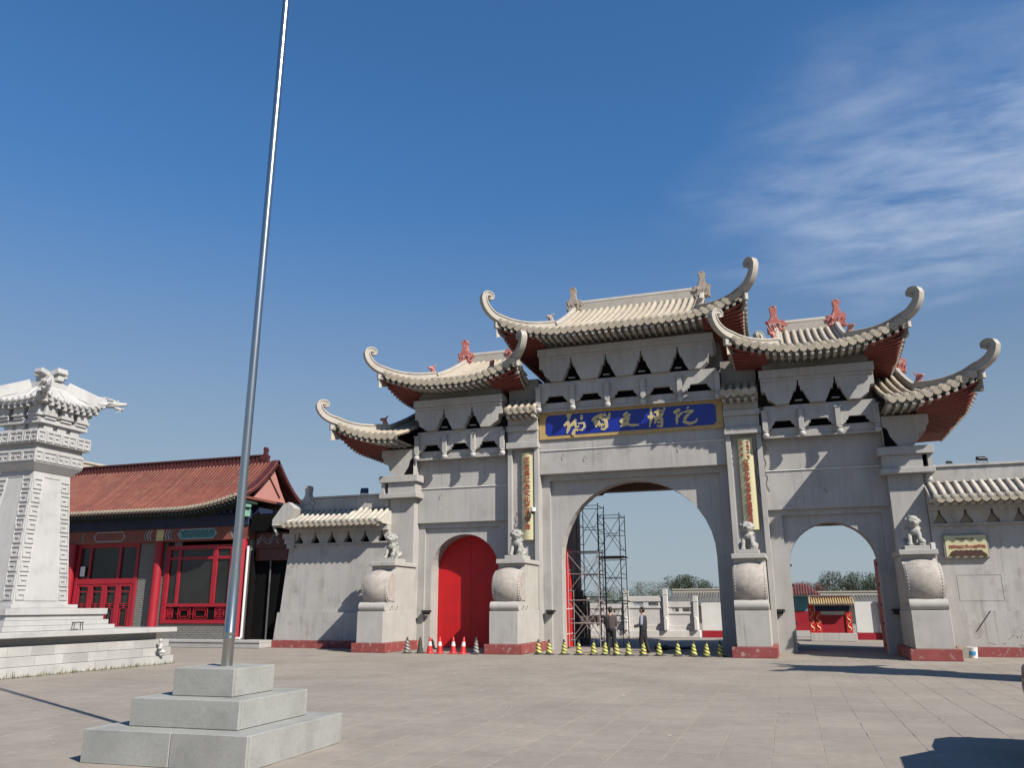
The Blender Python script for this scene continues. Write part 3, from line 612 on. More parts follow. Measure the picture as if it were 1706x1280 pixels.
def roof(cx, Hc, rh, yf, yr, ze, lift, hgt, tip, orn, ends=(True, True), name_lbl=None, body=2.2, bhalf=3.4):
    kb = (YB-yr)/(yr-yf)
    yb = lambda y: y if y <= yr else yr+(y-yr)*kb      # the rear slope is shorter than the front
    ym = yf+0.10                               # eave line at mid-span lies a little further back than the corners
    hd = Hc-rh
    x1 = max(Hc-2.7, 0.4)
    def q(ax): return max(0.0, (ax-x1)/(Hc-x1))**2
    def yE(ax): return ym-(ym-yf)*q(ax)
    def zE(ax): return lift*q(ax)
    D = yr-ym; zt = ze+0.25
    prof = lambda t: 0.74*t+0.26*t*t
    def zs(ax, y):
        t = max(0.0, min(1.0, (y-yE(ax))/(yr-yE(ax)))); return zt+zE(ax)*(1-t)**3+hgt*prof(t)
    def ytop(ax):
        return yr if ax <= rh+1e-6 else ym+(Hc-ax)/(Hc-rh)*hd
    lo = -Hc if ends[0] else 0.0; hi = Hc if ends[1] else 0.0
    # bed under the tiles, front and back
    mb = MB()
    nx = 36; xs = sorted(set([lo+(hi-lo)*i/nx for i in range(nx+1)]+[v for v in (-rh, rh) if lo < v < hi]))
    for sgn in (1, -1):
        for i in range(len(xs)-1):
            a, b = xs[i], xs[i+1]; am = abs((a+b)/2)
            rows = []
            for x in (a, b):
                ax = abs(x); y0 = yE(ax); y1 = yr if am < rh else max(y0+0.02, ytop(max(ax, rh+1e-4)))
                rows.append([(cx+x, (y0+(y1-y0)*k/6) if sgn > 0 else yb(2*yr-(y0+(y1-y0)*k/6)), zs(ax, y0+(y1-y0)*k/6)) for k in range(7)])
            mb.grid(rows)
    # side skirts
    for e, sg in ((0, -1), (1, 1)):
        if not ends[e]: continue
        ys = [yf+(2*(yr-yf))*k/24 for k in range(25)]; rows = []
        for y in ys:
            yy = y if y <= yr else 2*yr-y
            qq = max(0.0, 1-(yy-yf)/2.4)**2; xe = Hc-0.12*(1-qq); xi = max(rh, Hc-(yy-yf)*(Hc-rh)/hd)
            rows.append([(cx+sg*(xe+(xi-xe)*k/4), yb(y), zt+lift*qq*(1-k/4)**2+hgt*prof(min(1, (xe-(xe+(xi-xe)*k/4))/D))) for k in range(5)])
        mb.grid(rows)
    rf = gpart('roof', mb, 'tile', smooth=True)
    # gable ends
    for e, sg in ((0, -1), (1, 1)):
        if not ends[e]: continue
        g0 = ym+hd
        P = [(g0+(yr-g0)*k/6, zs(rh, g0+(yr-g0)*k/6)) for k in range(7)]; P = P+[(yb(2*yr-a), b) for a, b in reversed(P[:-1])]+[(yb(2*yr-g0), zs(rh, g0)-0.2), (g0, zs(rh, g0)-0.2)]
        mb = MB(); mb.prism(P, 'yz', cx+sg*(rh-0.12), cx+sg*(rh-0.06)); mb.build('gable', MT['rafter'], rf)
        # descending ridge over the gable edge
        path = [(cx+sg*rh, y, zs(rh, y)+0.12) for y in [g0-0.12+(yr-g0+0.12)*k/7 for k in range(8)]]
        mb = MB(); mb.sweep(path, [(-0.1, -0.14), (0.1, -0.14), (0.1, 0.1), (0.06, 0.16), (-0.06, 0.16), (-0.1, 0.1)], (1, 0, 0)); mb.build('descending_ridge', MT['trim'], rf)
        path = [(cx+sg*rh, yb(2*yr-p[1]), p[2]) for p in path]
        mb = MB(); mb.sweep(path, [(-0.1, -0.14), (0.1, -0.14), (0.1, 0.1), (0.06, 0.16), (-0.06, 0.16), (-0.1, 0.1)], (1, 0, 0)); mb.build('descending_ridge', MT['trim'], rf)
        # hip ridge that leaves the eave as an upswept horn with a scroll
        for bk in (1, -1):
            ci = Vector((cx+sg*(rh+0.04), ym+hd-0.1, 0)); co = Vector((cx+sg*(Hc-0.10), yf+0.10, 0))
            dd = (co-ci); Ld = dd.length; dd = dd/Ld
            pts = []
            for k in range(7):
                p = ci+dd*Ld*k/6; pts.append((Ld*k/6, zs(abs(p.x-cx), p.y)+0.17))
            zc = pts[-1][1]; kk = (tip-zc-0.10)/1.27
            for a, b in ((0.16, 0.06), (0.32, 0.17), (0.47, 0.33), (0.59, 0.53), (0.67, 0.76), (0.70, 0.98), (0.66, 1.14), (0.56, 1.23), (0.44, 1.23), (0.36, 1.14), (0.36, 1.02), (0.44, 0.96), (0.51, 1.0)):
                pts.append((Ld+a*1.02, zc+b*kk))
            n = len(pts)
            scl = [(1.0, 1.0)]*7+[(1.0, 1.0-0.03*j) for j in range(1, 7)]+[(0.98, 0.76-0.075*j) for j in range(7)]
            path = [ci+dd*a+Vector((0, 0, b)) for a, b in pts]; side = dd.cross(Vector((0, 0, 1)))
            if bk < 0:
                path = [Vector((p.x, yb(2*yr-p.y), p.z)) for p in path]; side = Vector((side.x, -side.y, 0))
            mb = MB(); mb.sweep(path, HORN_SEC, side, scl[:n]); mb.build('horn_ridge', MT['trim'], rf, smooth=True, angle=30)
        if True:
            mb = MB(); p = ci+dd*0.12; beast(mb, (p.x, p.y, zs(abs(p.x-cx), p.y)+0.32), (dd.x, dd.y, 0), 1.0)
            mb.build('ridge_beast', MT[orn], rf, smooth=True)
        # corner end block under the horn
        mb = MB(); mb.cbox((cx+sg*(Hc-0.02), yf+0.06, ze+lift+0.16), (0.16, 0.26, 0.42), R(45)*sg, 0.02); mb.build('corner_block', MT['trim'], rf)
        # ridge-end dragon
        mb = MB(); chiwen(mb, cx+sg*rh, yr-0.02, zt+hgt+0.02, -sg, 1.15); mb.build('ridge_dragon', MT[orn], rf)
    # main ridge
    rl = -rh if ends[0] else 0.0; rr = rh if ends[1] else 0.0
    mb = MB(); mb.box(cx+rl+0.12, cx+rr-0.12 if ends[1] else cx+rr, yr-0.13, yr+0.13, zt+hgt-0.12, zt+hgt+0.34, 0.01)
    mb.build('main_ridge', MT['trim'], rf)
    mb = MB(); mb.tube([(cx+rl+0.1, yr, zt+hgt+0.40), (cx+(rr-0.1 if ends[1] else rr), yr, zt+hgt+0.40)], 0.13, 10); mb.build('ridge_cap', MT['trim'], rf, smooth=True)
    # tile rolls and drip tiles on the front
    n = int((hi-0.16 if ends[1] else hi-0.1)/SP); n0 = int((lo+(0.16 if ends[0] else 0.1))/SP)
    for i in range(n0, n+1):
        jx = random.uniform(-0.010, 0.010); x = i*SP+jx+(0.10 if not ends[0] else -0.10 if not ends[1] else 0); ax = abs(x)
        if ax > Hc-0.14: continue
        y0 = yE(ax)-0.05; y1 = (yr-0.10) if ax < rh-0.08 else (ytop(max(ax, rh+1e-3))-0.06)
        if y1-y0 < 0.12: y1 = y0+0.12
        nn = max(2, int((y1-y0)/0.45)+1)
        path = [Vector((cx+x, y0+(y1-y0)*k/nn, zs(ax, y0+(y1-y0)*k/nn)+0.05+random.uniform(-0.006, 0.006))) for k in range(nn+1)]
        obj('tile_roll', roll_mesh(path), rf)
        xm = x+SP/2
        if abs(xm) < Hc-0.16 and lo < xm < hi:
            loc_obj('drip_tile', DRIP, rf, (cx+xm, yE(abs(xm))-0.045, zt+zE(abs(xm))-0.03))
    # rafters under the front eave
    mb = MB(); mb2 = MB()
    k = 0
    x = lo+0.12
    while x < hi-0.1:
        ax = abs(x); z = ze+zE(ax); y = yE(ax)
        mb.box(cx+x-0.058, cx+x+0.058, y-0.02, y+0.60, z, z+0.105)
        mb2.box(cx+x-0.035, cx+x+0.035, y+0.45, body+0.3, z+0.03, z+0.12)
        x += SP*0.93
    a = mb.build('rafter_ends', MT['trim'], rf); a['kind'] = 'stuff'
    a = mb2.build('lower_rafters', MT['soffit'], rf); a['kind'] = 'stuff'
    # eave board and soffit
    mb = MB(); rows = [[], []]
    for x in xs:
        ax = abs(x); rows[0].append((cx+x, yE(ax)+0.03, ze+zE(ax)+0.128)); rows[1].append((cx+x, yE(ax)+0.03, ze+zE(ax)+0.24))
    mb.grid(rows); rows = [[], []]
    for x in xs:
        ax = abs(x); rows[0].append((cx+x, yE(ax)+0.03, ze+zE(ax)+0.128)); rows[1].append((cx+x, body+0.6, ze+zE(ax)*0.75+0.126))
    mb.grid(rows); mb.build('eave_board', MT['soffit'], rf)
    # red side soffits with rafters
    for e, sg in ((0, -1), (1, 1)):
        if not ends[e]: continue
        mb = MB(); mb3 = MB(); y = yf+0.22
        rows = []
        while y < 2*yr-yf-0.2:
            yy = y if y <= yr else 2*yr-y
            qq = max(0.0, 1-(yy-yf)/2.4)**2; xe = Hc-0.12*(1-qq)-0.05; z = ze+lift*qq
            xr = [bhalf-0.3+(xe-bhalf+0.3)*k/5 for k in range(6)]; zr = [ze+lift*qq*q(v) for v in xr]
            mb.sweep([(cx+sg*v, yb(y), z_) for v, z_ in zip(xr, zr)], [(-0.045, 0.02), (0.045, 0.02), (0.045, 0.10), (-0.045, 0.10)], (0, -sg, 0))
            rows.append([(cx+sg*v, yb(y), z_+0.115) for v, z_ in zip(xr, zr)])
            mb3.box(cx+sg*(xe-0.02), cx+sg*(xe+0.03), yb(y)-0.05, yb(y)+0.05, z-0.01, z+0.11)
            y += 0.235
        mb.grid(rows); a = mb.build('side_rafters', MT['rafter'], rf); a['kind'] = 'stuff'
        a = mb3.build('side_rafter_ends', MT['trim'], rf); a['kind'] = 'stuff'
        # side eave edge: roll ends and drips as one run
        mb = MB()
        y = yf+0.3
        while y < 2*yr-yf-0.3:
            yy = y if y <= yr else 2*yr-y
            qq = max(0.0, 1-(yy-yf)/2.4)**2; xe = Hc-0.12*(1-qq); z = zt+lift*qq
            mb.lathe([(0.10, -0.02), (0.10, 0.05)], 8, (cx+sg*(xe+0.05), yb(y), z+0.03), Matrix.Rotation(R(90)*sg, 3, 'Y'))
            ln = min(0.9, (yy-yf)*0.55)
            mb.tube([(cx+sg*(xe+0.05), yb(y), z+0.03), (cx+sg*(xe-ln), yb(y), z+0.02+(0.42-0.5*lift*qq)*ln)], 0.08, 6, False)
            mb.box(cx+sg*xe-0.03, cx+sg*xe+0.03, yb(y)+0.02, yb(y)+0.15, z-0.1, z+0.06)
            y += SP
        a = mb.build('side_tile_ends', MT['tile'], rf); a['kind'] = 'stuff'
    return rf
roof(0.0, 4.78, 2.88, 1.15, 6.6, 11.68, 0.68, 2.72, 13.84, 'ornament', bhalf=3.46)
for s in (-1, 1):
    roof(s*7.0, 3.0, 1.2, 1.32, 6.55, 10.12, 0.64, 2.28, 12.07, 'pink', bhalf=1.96)
    roof(s*8.96, 2.93, 1.2, 0.95, 6.3, 7.95, 0.74, 2.2, 9.88, 'pink', ends=(s < 0, s > 0), bhalf=1.44)
# little tiled caps on the inner pillars
for s in (-1, 1):
    cx = s*4.2
    mb = MB(); mb.prism([(2.2, 9.06), (2.24, 9.14), (3.0, 9.62), (3.0, 8.96), (2.7, 8.97)], 'yz', cx-0.60, cx+0.70 if s > 0 else cx+0.64); pr_ = gpart('pillar_roof', mb, 'trim')
    for i in range(5):
        x = cx-0.52+i*0.27
        obj('tile_roll', roll_mesh([Vector((x, 2.15, 9.16)), Vector((x, 2.55, 9.40)), Vector((x, 2.95, 9.66))]), pr_)
        if i < 4: loc_obj('drip_tile', DRIP, pr_, (x+0.135, 2.17, 9.10))
    mb = MB()
    for i in range(5): mb.box(cx-0.5+i*0.26-0.06, cx-0.5+i*0.26+0.06, 2.24, 2.8, 8.86, 8.955)
    a = mb.build('rafter_ends', MT['trim'], pr_); a['kind'] = 'stuff'
# doors: left pair closed, the others folded open
def door_leaf(x0, x1, y0, y1, h, poly=None):
    mb = MB()
    if poly: mb.prism(poly, 'xz', y0, y1)
    else: mb.box(x0, x1, y0, y1, 0.05, h, 0.01)
    return gpart('door_leaf', mb, 'reddoor')
n = 10
for a0, a1 in ((0, 90), (90, 180)):
    arc = [(-6.95-1.50*math.cos(R(a0+(a1-a0)*i/n)), 3.0+1.50*math.sin(R(a0+(a1-a0)*i/n))) for i in range(n+1)]
    if a0 == 0: poly = [(-6.956, 0.03), (-8.45, 0.03)]+arc[:-1]+[(-6.956, 4.5)]
    else: poly = [(-6.944, 4.5)]+arc[1:]+[(-5.45, 0.03), (-6.944, 0.03)]
    door_leaf(0, 0, 4.20, 4.28, 0, poly)
lf = door_leaf(-3.10, -3.02, 4.12, 5.45, 3.9)
mb = MB()
for z in (0.55, 1.5):
    for k in range(6): mb.ell((-3.01, 4.3+k*0.2, z), 0.025, 6)
mb.build('studs', MT['white'], lf)['kind'] = 'stuff'
door_leaf(3.0, 3.08, 4.12, 5.45, 3.9)
for s in (5.44, 8.42):
    lf = door_leaf(s, s+0.05, 4.10, 5.4, 3.2)
    mb = MB()
    for z in (0.28, 0.98, 1.6, 2.3, 3.0): mb.box(s+(-0.06 if s > 7 else 0.05), s+(0.0 if s > 7 else 0.11), 4.08, 4.2, z-0.04, z+0.04)
    mb.build('hinges', MT['black'], lf)['kind'] = 'stuff'
rg = random.Random(12)
for (x, z) in ((-2.62, 7.42), (-1.75, 7.30), (1.9, 7.45), (-7.9, 6.1), (6.9, 5.62)):
    yw = 3.04 if abs(x) < 4 else 3.19; k = 0.07
    mb = MB(); mb.tube([(x, yw, z), (x, yw-0.05, z), (x+0.01, yw-0.05, z-k*1.6), (x+0.04, yw-0.05, z-k*2), (x+0.07, yw-0.05, z-k*1.5)], 0.008, 5); gpart('wall_hook', mb, 'scaf')
for x0_, z0_, z1_, yw in ((4.66, 7.45, 5.3, 3.005), (-4.62, 5.2, 4.2, 3.005), (4.96, 7.3, 5.6, 3.185)):
    p = [(x0_+0.05*math.sin(k*1.7)+0.03*math.sin(k*0.6+1), yw, z0_+(z1_-z0_)*k/12) for k in range(13)]
    mb = MB(); mb.tube(p, 0.008, 5); gpart('loose_cable', mb, 'black')
# black sockets on the jambs beside the pedestals
for x in (-8.62, -3.46, 4.86, 8.62):
    mb = MB(); mb.box(x-0.02, x+0.32, 3.08, 3.33, 1.38, 1.47, 0.01); mb.box(x+0.03, x+0.25, 3.14, 3.33, 1.30, 1.378); gpart('black_socket', mb, 'black')

# ---------------------------------------------------------------- lettering
def text_mesh(chars, name, m, thick=0.012):
    """chars: [(character, x, y, size)] in a flat local frame x right, y up"""
    mb = MB()
    for ch, x, y, sz in chars:
        c = bpy.data.curves.new('t', 'FONT'); c.body = ch; c.size = sz; c.align_x = 'CENTER'; c.align_y = 'CENTER'; c.extrude = thick; c.offset = 0.012*sz
        o = bpy.data.objects.new('t', c); COL.objects.link(o)
        dg = bpy.context.evaluated_depsgraph_get(); me = bpy.data.meshes.new_from_object(o.evaluated_get(dg))
        mb.add([(v.co.x+x, v.co.y+y, v.co.z) for v in me.vertices], [tuple(p.vertices) for p in me.polygons])
        bpy.data.objects.remove(o); bpy.data.curves.remove(c); bpy.data.meshes.remove(me)
    me = bpy.data.meshes.new(name); me.from_pydata(mb.v, [], mb.f); me.materials.append(m); return me
def facing(loc): return Matrix.Translation(loc) @ Matrix.Rotation(R(90), 4, 'X')

# blue name board with brush characters in gold
sg_ = thing('name_board', 'long blue name board with gold brush characters and ochre frame above the centre arch', 'sign', (0, 3.04, 8.6))
mb = MB(); P = [(-3.62, 8.02), (3.62, 8.02), (3.62, 9.16), (-3.62, 9.16)]
mb.box(-3.6, 3.6, 2.97, 3.045, 8.03, 9.15, 0.01); mb.build('frame', MT['goldframe'], sg_)
mb = MB(); c = 0.09; x0, x1, z0, z1 = -3.32, 3.34, 8.17, 9.00
mb.prism([(x0+c, z0), (x1-c, z0), (x1-c, z0+0.035), (x1-0.035, z0+c), (x1, z0+c), (x1, z1-c), (x1-0.035, z1-c), (x1-c, z1-0.035), (x1-c, z1), (x0+c, z1), (x0+c, z1-0.035), (x0+0.035, z1-c), (x0, z1-c), (x0, z0+c), (x0+0.035, z0+c), (x0+c, z0+0.035)], 'xz', 2.955, 2.968)
mb.build('panel', MT['blue'], sg_)
S1 = [[[(180, 310), (300, 265)], 42], [[(255, 285), (215, 400)], 50], [[(130, 530), (200, 450), (250, 430)], 46], [[(215, 440), (235, 560), (190, 690)], 52],
      [[(240, 545), (310, 490), (385, 370)], 48], [[(385, 370), (350, 480), (400, 560)], 44], [[(300, 700), (380, 605), (440, 625)], 48], [[(335, 735), (345, 640)], 52],
      [[(440, 480), (560, 455), (580, 540), (520, 620), (425, 600)], 34], [[(512, 285), (515, 390)], 46], [[(400, 560), (460, 530)], 34], [[(340, 500), (410, 470)], 34],
      [[(740, 420), (785, 355), (940, 280), (1060, 320)], 46], [[(825, 380), (832, 555)], 66], [[(1000, 250), (1040, 310)], 44], [[(1125, 240), (1110, 330), (1060, 390)], 46], [[(885, 400), (900, 540)], 34],
      [[(950, 400), (1000, 370), (1045, 420), (1062, 540), (1000, 605), (930, 590)], 48], [[(960, 470), (1005, 520)], 32], [[(915, 460), (960, 560)], 30], [[(800, 330), (1000, 350)], 34],
      [[(1425, 310), (1520, 220)], 46], [[(1350, 430), (1450, 370), (1580, 265)], 50], [[(1545, 320), (1500, 470), (1360, 545)], 52], [[(1350, 425), (1480, 480), (1600, 512), (1765, 500)], 44]]
S2 = [[[(320, 200), (330, 420), (290, 620)], 40], [[(250, 400), (390, 370)], 52], [[(390, 310), (480, 250), (620, 265)], 36], [[(480, 210), (470, 380), (400, 540)], 44],
      [[(440, 430), (560, 430), (560, 600), (450, 590)], 42], [[(590, 220), (640, 205)], 36], [[(585, 290), (540, 400)], 40], [[(400, 380), (440, 500)], 34], [[(520, 300), (500, 420)], 34], [[(460, 515), (540, 505)], 32],
      [[(820, 310), (960, 220)], 58], [[(890, 330), (890, 560)], 40], [[(920, 400), (960, 330), (1040, 280)], 34], [[(1115, 180), (1140, 205)], 46], [[(1050, 290), (1250, 245)], 38],
      [[(1060, 390), (1260, 260)], 30], [[(1030, 430), (1150, 370)], 30], [[(1100, 410), (1035, 500), (1180, 540), (1300, 500), (1335, 430)], 42]]
groups = [((930, 670), S1[:12]), ((930, 670), S1[12:21]), ((930, 670), S1[21:]), ((1060, 665), S2[:10]), ((1060, 665), S2[10:])]
for base, SS in groups:
    mb = MB()
    for k_s, (pts, wd) in enumerate(SS):
        W = [on(base[0]+a/13.12, base[1]+b/13.12, 'y', 2.95) for a, b in pts]
        Q = []
        for i in range(len(W)-1):
            for k in range(5): Q.append(W[i].lerp(W[i+1], k/5))
        Q.append(W[-1]); r_ = wd/13.12/2/41.0
        n_ = len(Q); l_ = []; rr_ = []
        for i, p in enumerate(Q):
            t = (Q[min(i+1, n_-1)]-Q[max(i-1, 0)]).normalized(); nrm = Vector((-t.z, 0, t.x))
            u = i/(n_-1); k = 1.2*r_*(0.55+0.6*math.sin(math.pi*min(1, u*0.9+0.12))+0.12*math.sin(u*9+wd))
            l_.append(p+nrm*k); rr_.append(p-nrm*k)
        poly = [(p.x, p.z) for p in l_]+[(p.x, p.z) for p in reversed(rr_)]
        mb.prism(poly, 'xz', 2.932-0.0008*k_s, 2.953)
    mb.build('brush_character', MT['gold'], sg_)

# vertical plaques on the inner pillars
def plaque(label, x, z0, z1, wd, cols, tilt=0.0):
    p = thing('vertical_plaque', label, 'plaque', (x, 2.9, z0))
    mb = MB(); n_ = 8
    prof = [(-wd/2+wd*i/n_, 2.90-0.07*math.sin(math.pi*i/n_)) for i in range(n_+1)]
    mb.prism([(x+a, b) for a, b in prof]+[(x+wd/2, 2.99), (x-wd/2, 2.99)], 'xy', z0, z1); mb.build('board', MT['plaque'], p, smooth=True)
    mb = MB(); mb.box(x-wd/2-0.02, x-wd/2+0.02, 2.92, 3.015, z0, z1); mb.box(x+wd/2-0.02, x+wd/2+0.02, 2.92, 3.015, z0, z1); mb.build('edge_strip', MT['goldframe'], p)
    for k, (chars, cx, zt, dz, sz, mtl) in enumerate(cols):
        me = text_mesh([(ch, 0, -i*dz, sz) for i, ch in enumerate(chars)], 'lettering', MT[mtl], 0.008)
        obj('lettering', me, p).matrix_basis = facing((x+cx, 2.822 if abs(cx) < 0.08 else 2.835, zt))
    return p
plaque('pale yellow vertical plaque with one column of red characters beside the red door', -4.08, 4.10, 7.54, 0.50,
       [('正定县红色文化艺术学会', 0.0, 7.22, 0.262, 0.25, 'redletter')])
plaque('pale yellow vertical plaque with small characters on top between the centre and open side arch', 4.30, 4.22, 7.55, 0.50,
       [('中国共产党', 0.09, 7.38, 0.135, 0.125, 'redletter'), ('正定县', -0.13, 7.38, 0.22, 0.12, 'redletter'), ('红色文化艺术学会支部委员会', 0.0, 6.66, 0.176, 0.20, 'redletter')])
# dome camera on the left plaque
t = thing('security_camera', 'white dome security camera fixed to the left plaque', 'camera', (-3.80, 2.7, 5.05))
mb = MB(); mb.lathe([(0.05, 0.10), (0.10, 0.09), (0.11, 0.0), (0.105, -0.06)], 14, (-3.80, 2.66, 5.22)); mb.box(-3.82, -3.78, 2.66, 2.95, 5.26, 5.31); mb.build('housing', MT['white'], t, smooth=True)
mb = MB(); mb.ell((-3.80, 2.66, 5.14), (0.085, 0.085, 0.09), 12); mb.build('dome', MT['black'], t, smooth=True)

# ---------------------------------------------------------------- drum-stone pedestals and lions
def make_pedestal():
    t = thing('drum_stone_pedestal', 'x', 'pedestal', (0, 0, 0))
    mb = MB(); mb.box(-0.70, 0.70, 0.0, 3.2, 0, 0.33, 0.015); mb.build('plinth', MT['redbase'], t, label='worn red painted plinth')
    mb = MB(); mb.box(-0.533, 0.533, 0.07, 2.838, 0.332, 1.44, 0.012); mb.build('block', MT['stone'], t)
    # scroll roll
    mb = MB()
    prof = [(0.165, -0.53), (0.17, -0.3), (0.155, 0.0), (0.17, 0.3), (0.165, 0.53)]
    mb.lathe(prof, 18, (0, 0.28, 1.606), Matrix.Rotation(R(90), 3, 'Y')); mb.build('scroll', MT['stone'], t, smooth=True)
    # neck and back of the drum: prism with the side outline
    out = [(0.46, 1.442), (0.52, 1.80), (0.46, 2.1), (0.50, 2.45), (0.72, 2.75), (0.98, 2.90), (1.06, 3.0), (1.02, 3.118), (2.838, 3.118), (2.838, 1.442)]
    mb = MB(); mb.prism(out, 'yz', -0.50, 0.50); mb.build('drum_support', MT['stone'], t)
    # drum: barrel lying across, bulging forward
    rows = []
    for i in range(15):
        a = R(-47+i*117/14)
        row = []
        for j in range(13):
            u = -1+2*j/12; cr = 0.13*(1-u*u); rr = 0.60+cr
            row.append((u*0.528, 0.90-rr*math.cos(a), 2.27+rr*math.sin(a)))
        rows.append(row)
    mb = MB(); mb.grid(rows)
    for sd_ in (0, 12):
        mb.add([rows[i][sd_] for i in range(15)]+[(rows[0][sd_][0], 1.0, 1.8), (rows[0][sd_][0], 1.0, 2.78)], [tuple(list(range(15))+[16, 15])])
    dr = mb.build('drum', MT['drum'], t, smooth=True)
    mb = MB()
    for u in (-0.47, 0.47):
        for i in range(13):
            a = R(-46+i*9); mb.ell((u, 0.90-0.625*math.cos(a), 2.27+0.625*math.sin(a)), 0.026, 6)
    mb.build('nails', MT['stone'], dr)['kind'] = 'stuff'
    mb = MB(); mb.box(-0.56, 0.56, 0.86, 2.845, 3.12, 3.28, 0.015); mb.build('cap', MT['stone'], t)
    # side curls
    mb = MB()
    for sx in (-1, 1):
        for cy in (0.75, 1.2):
            mb.tube([(sx*0.515, cy+0.09*math.cos(q), 1.56+0.09*math.sin(q)) for q in [0.5*i for i in range(9)]], 0.02, 5)
    mb.build('side_carving', MT['stone'], t)
    return t
ped = make_pedestal()
pl = ['stone drum pedestal with red plinth beside the plain grey side wall and red door', 'stone drum pedestal with red plinth between the red door and the centre arch',
      'stone drum pedestal with red plinth between the centre arch and the open side arch', 'stone drum pedestal with red plinth beside the yellow notice board']
peds = [(-9.316, 0.0), (-4.187, 0.14), (4.187, 0.14), (9.33, 0.0)]
for i, (x, y) in enumerate(peds):
    if i == 0: ped.location = (x, y, 0); ped['label'] = pl[0]; ped['group'] = 'drum stone pedestals of the gate'
    else: dup(ped, (x, y, 0), None, pl[i], 'drum stone pedestals of the gate')
def lion_mesh():
    mb = MB()
    mb.cap((0, 0.22, 0.22), (0, 0.02, 0.52), 0.20, 0.17)               # trunk rising to the chest
    mb.ell((0, 0.26, 0.18), (0.24, 0.22, 0.19), 12)                    # haunches
    mb.ell((0, -0.05, 0.50), (0.19, 0.15, 0.17), 12)                   # chest
    for s in (-1, 1):
        mb.cap((s*0.13, -0.06, 0.42), (s*0.14, -0.19, 0.10), 0.075, 0.06); mb.ell((s*0.14, -0.24, 0.05), (0.085, 0.11, 0.06), 8)
        for k in (-1, 0, 1): mb.ell((s*0.14+k*0.045, -0.33, 0.035), (0.026, 0.04, 0.034), 6)
        mb.cap((s*0.20, 0.22, 0.20), (s*0.22, 0.0, 0.08), 0.11, 0.07); mb.ell((s*0.22, -0.06, 0.045), (0.07, 0.11, 0.05), 8)
    mb.ell((0, -0.06, 0.78), (0.19, 0.19, 0.19), 14)                   # head
    mb.ell((0, -0.22, 0.735), (0.13, 0.11, 0.085), 10)                 # muzzle
    mb.ell((0, -0.19, 0.645), (0.10, 0.09, 0.04), 8)                   # jaw
    mb.ell((0, -0.32, 0.775), (0.055, 0.04, 0.04), 8)                  # nose
    for s in (-1, 1):
        mb.ell((s*0.085, -0.215, 0.835), (0.055, 0.05, 0.045), 8); mb.ell((s*0.19, -0.02, 0.84), (0.04, 0.05, 0.06), 6)
    rg = random.Random(3)
    for k in range(70):                                                # curled mane
        a = rg.uniform(0, 2*math.pi); e = rg.uniform(-0.9, 1.3)
        d = Vector((math.cos(a)*math.cos(e), math.sin(a)*math.cos(e), math.sin(e)))
        if d.y < -0.35 and d.z < 0.6: continue
        mb.ell(Vector((0, -0.03, 0.77))+Vector((d.x*0.21, d.y*0.20, d.z*0.20)), 0.042, 6)
    for k in range(18):
        a = R(-160+k*320/17); mb.ell((0.19*math.sin(a), 0.05-0.13*math.cos(a)*0.5, 0.58), 0.045, 6)
    mb.ell((0.17, -0.27, 0.13), 0.10, 10)                              # ball under the paw
    mb.cap((0, 0.42, 0.2), (0, 0.40, 0.5), 0.06, 0.08)                 # tail
    return voxel('lion', mb, 0.017, MT['lion'], 2)
LION = lion_mesh()
ll = ['seated stone lion on the pedestal beside the plain grey side wall', 'seated stone lion below the left yellow plaque', 'seated stone lion below the yellow plaque with small characters on top', 'seated stone lion on the pedestal beside the yellow notice board']
for i, (x, y) in enumerate(peds):
    t = thing('stone_lion', ll[i], 'lion', (x+(0.12 if i < 2 else 0.0), 1.42, 3.28), 0, 'stone lions on the pedestals')
    me = MB().box(-0.36, 0.36, -0.40, 0.5, 0.0, 0.13, 0.012).mesh('base', MT['stone'])
    loc_obj('base', me, t); o = loc_obj('body', LION, t, (0, 0, 0.12)); o.scale = (1.1, 1.08, 0.99)

